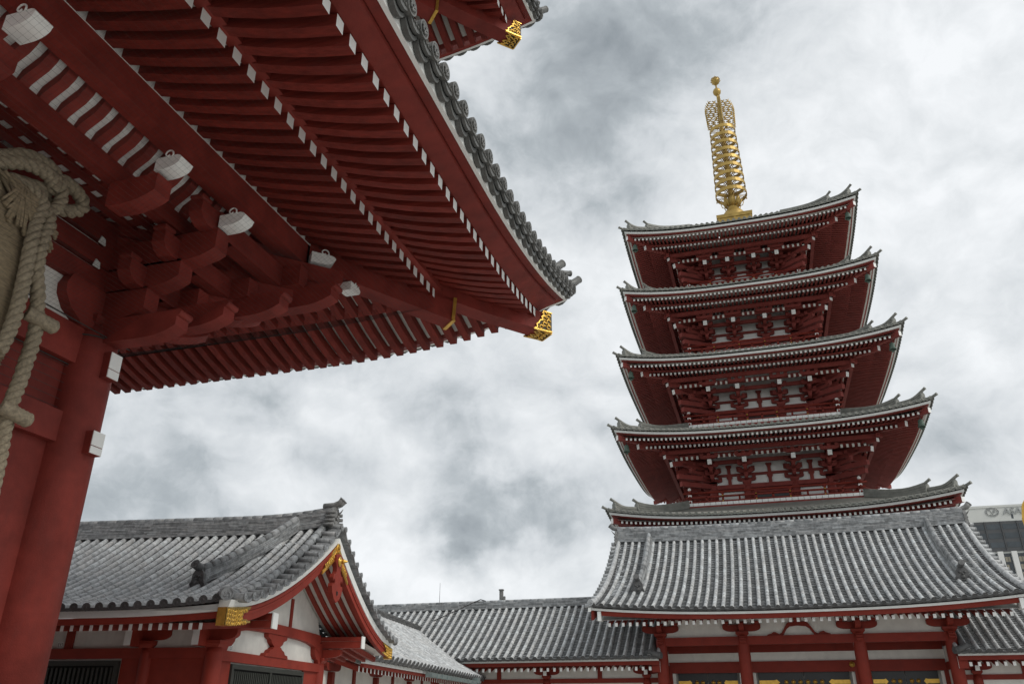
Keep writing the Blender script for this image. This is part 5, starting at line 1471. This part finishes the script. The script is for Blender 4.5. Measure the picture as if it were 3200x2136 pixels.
rope('rope', [(.62, -2.9, 6.95), (.68, -2.44, 7.16), (.72, -2.23, 7.32), (.75, -2.02, 7.38), (.76, -1.84, 7.36), (.74, -1.75, 7.24), (.70, -1.80, 7.14), (.62, -2.1, 7.06), (.55, -2.6, 6.85)], .09)
rope('rope', [(.70, -2.5, 7.02), (.76, -2.25, 7.20), (.80, -2.02, 7.26), (.80, -1.86, 7.24), (.80, -1.78, 7.12)], .085)
rope('rope', [(.72, -1.80, 7.30), (.74, -1.68, 7.36), (.74, -1.53, 7.37), (.74, -1.37, 7.32), (.74, -1.31, 7.22), (.72, -1.38, 7.12), (.68, -1.52, 7.06), (.60, -1.72, 7.08), (.5, -2.0, 7.1)], .082)
rope('rope', [(.78, -1.82, 7.30), (.80, -1.72, 7.24), (.80, -1.67, 7.10), (.80, -1.68, 6.98), (.78, -1.76, 6.86), (.76, -1.88, 6.74), (.74, -2.05, 6.70)], .075)
rope('rope', [(.70, -2.3, 6.98), (.76, -2.1, 6.98), (.82, -1.95, 6.92), (.84, -1.90, 6.80), (.84, -1.92, 6.6), (.86, -1.93, 6.4), (.86, -1.91, 6.15), (.86, -1.89, 5.9), (.86, -1.87, 5.6), (.84, -1.86, 5.3), (.82, -1.9, 5.0)], .075)
rope('rope', [(.74, -2.0, 6.84), (.80, -1.84, 6.82), (.84, -1.77, 6.70), (.86, -1.80, 6.5), (.86, -1.80, 6.28), (.86, -1.76, 6.02), (.84, -1.66, 5.82), (.82, -1.60, 5.64), (.80, -1.54, 5.5), (.78, -1.51, 5.25), (.76, -1.51, 5.05), (.74, -1.50, 4.85), (.74, -1.53, 4.6), (.74, -1.53, 4.45), (.72, -1.50, 4.2), (.72, -1.47, 3.9), (.72, -1.45, 3.5)], .078)
def knob(name, a, b, R):
    m = MB(); a, b = V(a) + OZ, V(b) + OZ; ax = (b - a)
    n = 14
    m.tube([a + ax * (i / n) for i in range(n + 1)] + [b + ax.normalized() * .03], [R * (1.0 if i % 2 else .93) for i in range(n + 1)] + [R * .5], 12, r=.8); return m.build(name, 'rope', sdl)
knob('rope_knob', (.80, -1.70, 5.57), (.92, -1.40, 5.50), .085)
knob('rope_knob', (.76, -1.66, 4.49), (.88, -1.38, 4.41), .085)
m = MB()
for i in range(60):                                 # tuft of loose straw at the knot
    a = random.uniform(-.3, .5); m.tube([V((.72 + random.uniform(-.05, .1), -2.3 + random.uniform(-.2, .2), 6.95)) + OZ, V((.84, -2.15 + a * .4, 6.8 + random.uniform(-.15, .1))) + OZ, V((.82, -2.1 + a, 6.55 + random.uniform(-.2, .2))) + OZ], .02, 4, r=random.random())
m.build('straw_tuft', 'straw', sdl, kind='stuff')

# ================================================================== hotel tower far behind, right edge
hot = thing('hotel_tower', 'pale concrete hotel tower with lettering, dark glazing and vertical white fins far behind', 'hotel', (69, 300, 0), rad(2))
W0, W1 = -6.0, 45
m = MB(); m.b2((W0, 0, 0), (W1, 30, 63.6)); HB = m.build('tower_block', 'conc', hot)
m = MB(); m.b2((W0 - .15, -.2, 63.0), (W1, 30.1, 63.75)); m.build('parapet', 'conc', HB)
def gl(x0, x1, z0, z1, y=-.05):
    m = MB(); m.b2((x0, y, z0), (x1, .02, z1)); return m
floors = [(48.9, 58.5)]
gl(W0 + .2, W1, 48.9, 58.4, -.10).build('spandrel_band', 'span', HB)
for j in range(3):
    for i in range(9):
        x = -4.4 + i * 4.85
        gl(x, x + 4.1, 49.9 + j * 2.95, 51.6 + j * 2.95, -.16).build('window', 'glass', HB)
m = MB()
for i in range(11): x = -4.85 + i * 4.85; m.b2((x - .09, -.35, 48.9), (x + .09, -.1, 58.4))
m.b2((W0, -.3, 48.6), (W1, 0, 48.95)); m.build('mullions', 'span', HB)
for i in range(12):
    x = -3.9 + i * 4.05
    w_ = gl(x, x + 2.3, 30.0, 48.0, -.08).build('window_strip', 'glass', HB)
    m = MB()
    for k in range(7):
        if random.random() < .75: m.b2((x + .3, -.10, 30.6 + k * 2.45), (x + 1.5 * random.uniform(.6, 1.3), -.082, 32.2 + k * 2.45))
    m.build('curtain', 'curtain', w_)
    m = MB()
    for k in range(8): m.b2((x, -.14, 30.2 + k * 2.45), (x + 2.3, -.08, 30.5 + k * 2.45))
    m.b2((x + 1.1, -.14, 30), (x + 1.2, -.08, 48)); m.build('window_bars', 'span', w_)
    m = MB(); m.b2((x + 2.35, -.9, 0), (x + 3.95, 0, 48.55)); m.build('fin', 'concw', HB)
m = MB(); m.b2((13.5, -.06, 59.2), (14.1, .02, 61.2)); m.build('vent_slot', 'glass', HB)
# sign: oval emblem and letters
m = MB()
c = V((8.1, -.12, 61.6))
for rx, rz in ((2.0, 1.45), (1.62, 1.12)):
    m.tube([c + V((rx * math.cos(2 * PI * k / 28), 0, rz * math.sin(2 * PI * k / 28))) for k in range(29)], .12, 5)
m.tube([c + V((-1.0, 0, .5)), c + V((-.5, 0, .6)), c + V((.0, 0, -.9)), c + V((.25, 0, -.2)), c + V((.5, 0, .5)), c + V((1.0, 0, .55)), c + V((.8, 0, -.15)), c + V((.2, 0, -.25))], .12, 5)
m.build('emblem', 'letter', HB)
cu = bpy.data.curves.new('sign_letters', 'FONT'); cu.body = 'ASAKUSA VIEW'; cu.size = 3.2; cu.extrude = .12; cu.space_character = .98; cu.shear = .12
tmp = bpy.data.objects.new('tmp', cu); COL.objects.link(tmp)
dpg = bpy.context.evaluated_depsgraph_get()
me = bpy.data.meshes.new_from_object(tmp.evaluated_get(dpg)); bpy.data.objects.remove(tmp)
me.materials.clear(); me.materials.append(M['letter'])
o = bpy.data.objects.new('sign_letters', me); COL.objects.link(o); o.parent = HB
o.location = (11.2, -.18, 60.55); o.rotation_euler = (PI / 2, 0, 0)

# ================================================================== street lamp at the right edge
lmp = thing('street_lamp', 'lamp head with curved gold ribs on a dark post at the right edge', 'lamp', (6.03, 20.0, .33))
m = MB(); m.lathe([(.16, -.33), (.14, .3), (.07, .5), (.06, 3.4), (.07, 3.5)], n=14); m.build('post', 'iron', lmp)
m = MB(); m.lathe([(.05, 3.45), (.10, 3.7), (.20, 3.80), (.25, 3.90), (.20, 4.0), (.10, 4.06), (.12, 4.14), (.24, 4.2), (.27, 4.38), (.24, 4.42)], n=16); m.build('lamp_base', 'iron', lmp)
m = MB(); m.lathe([(.19, 4.42), (.23, 4.8), (.22, 5.2), (.12, 5.5), (.001, 5.6)], n=16); m.build('lamp_glass', 'glass', lmp)
for k in range(8):
    f = k * PI / 4 + .2; u = V((math.cos(f), math.sin(f), 0))
    m = MB(); m.tube([u * .24 + Z_ * 4.40, u * .30 + Z_ * 4.8, u * .33 + Z_ * 5.1, u * .27 + Z_ * 5.38, u * .12 + Z_ * 5.58, u * .02 + Z_ * 5.64], .025, 7); m.build('rib', 'gold', lmp)
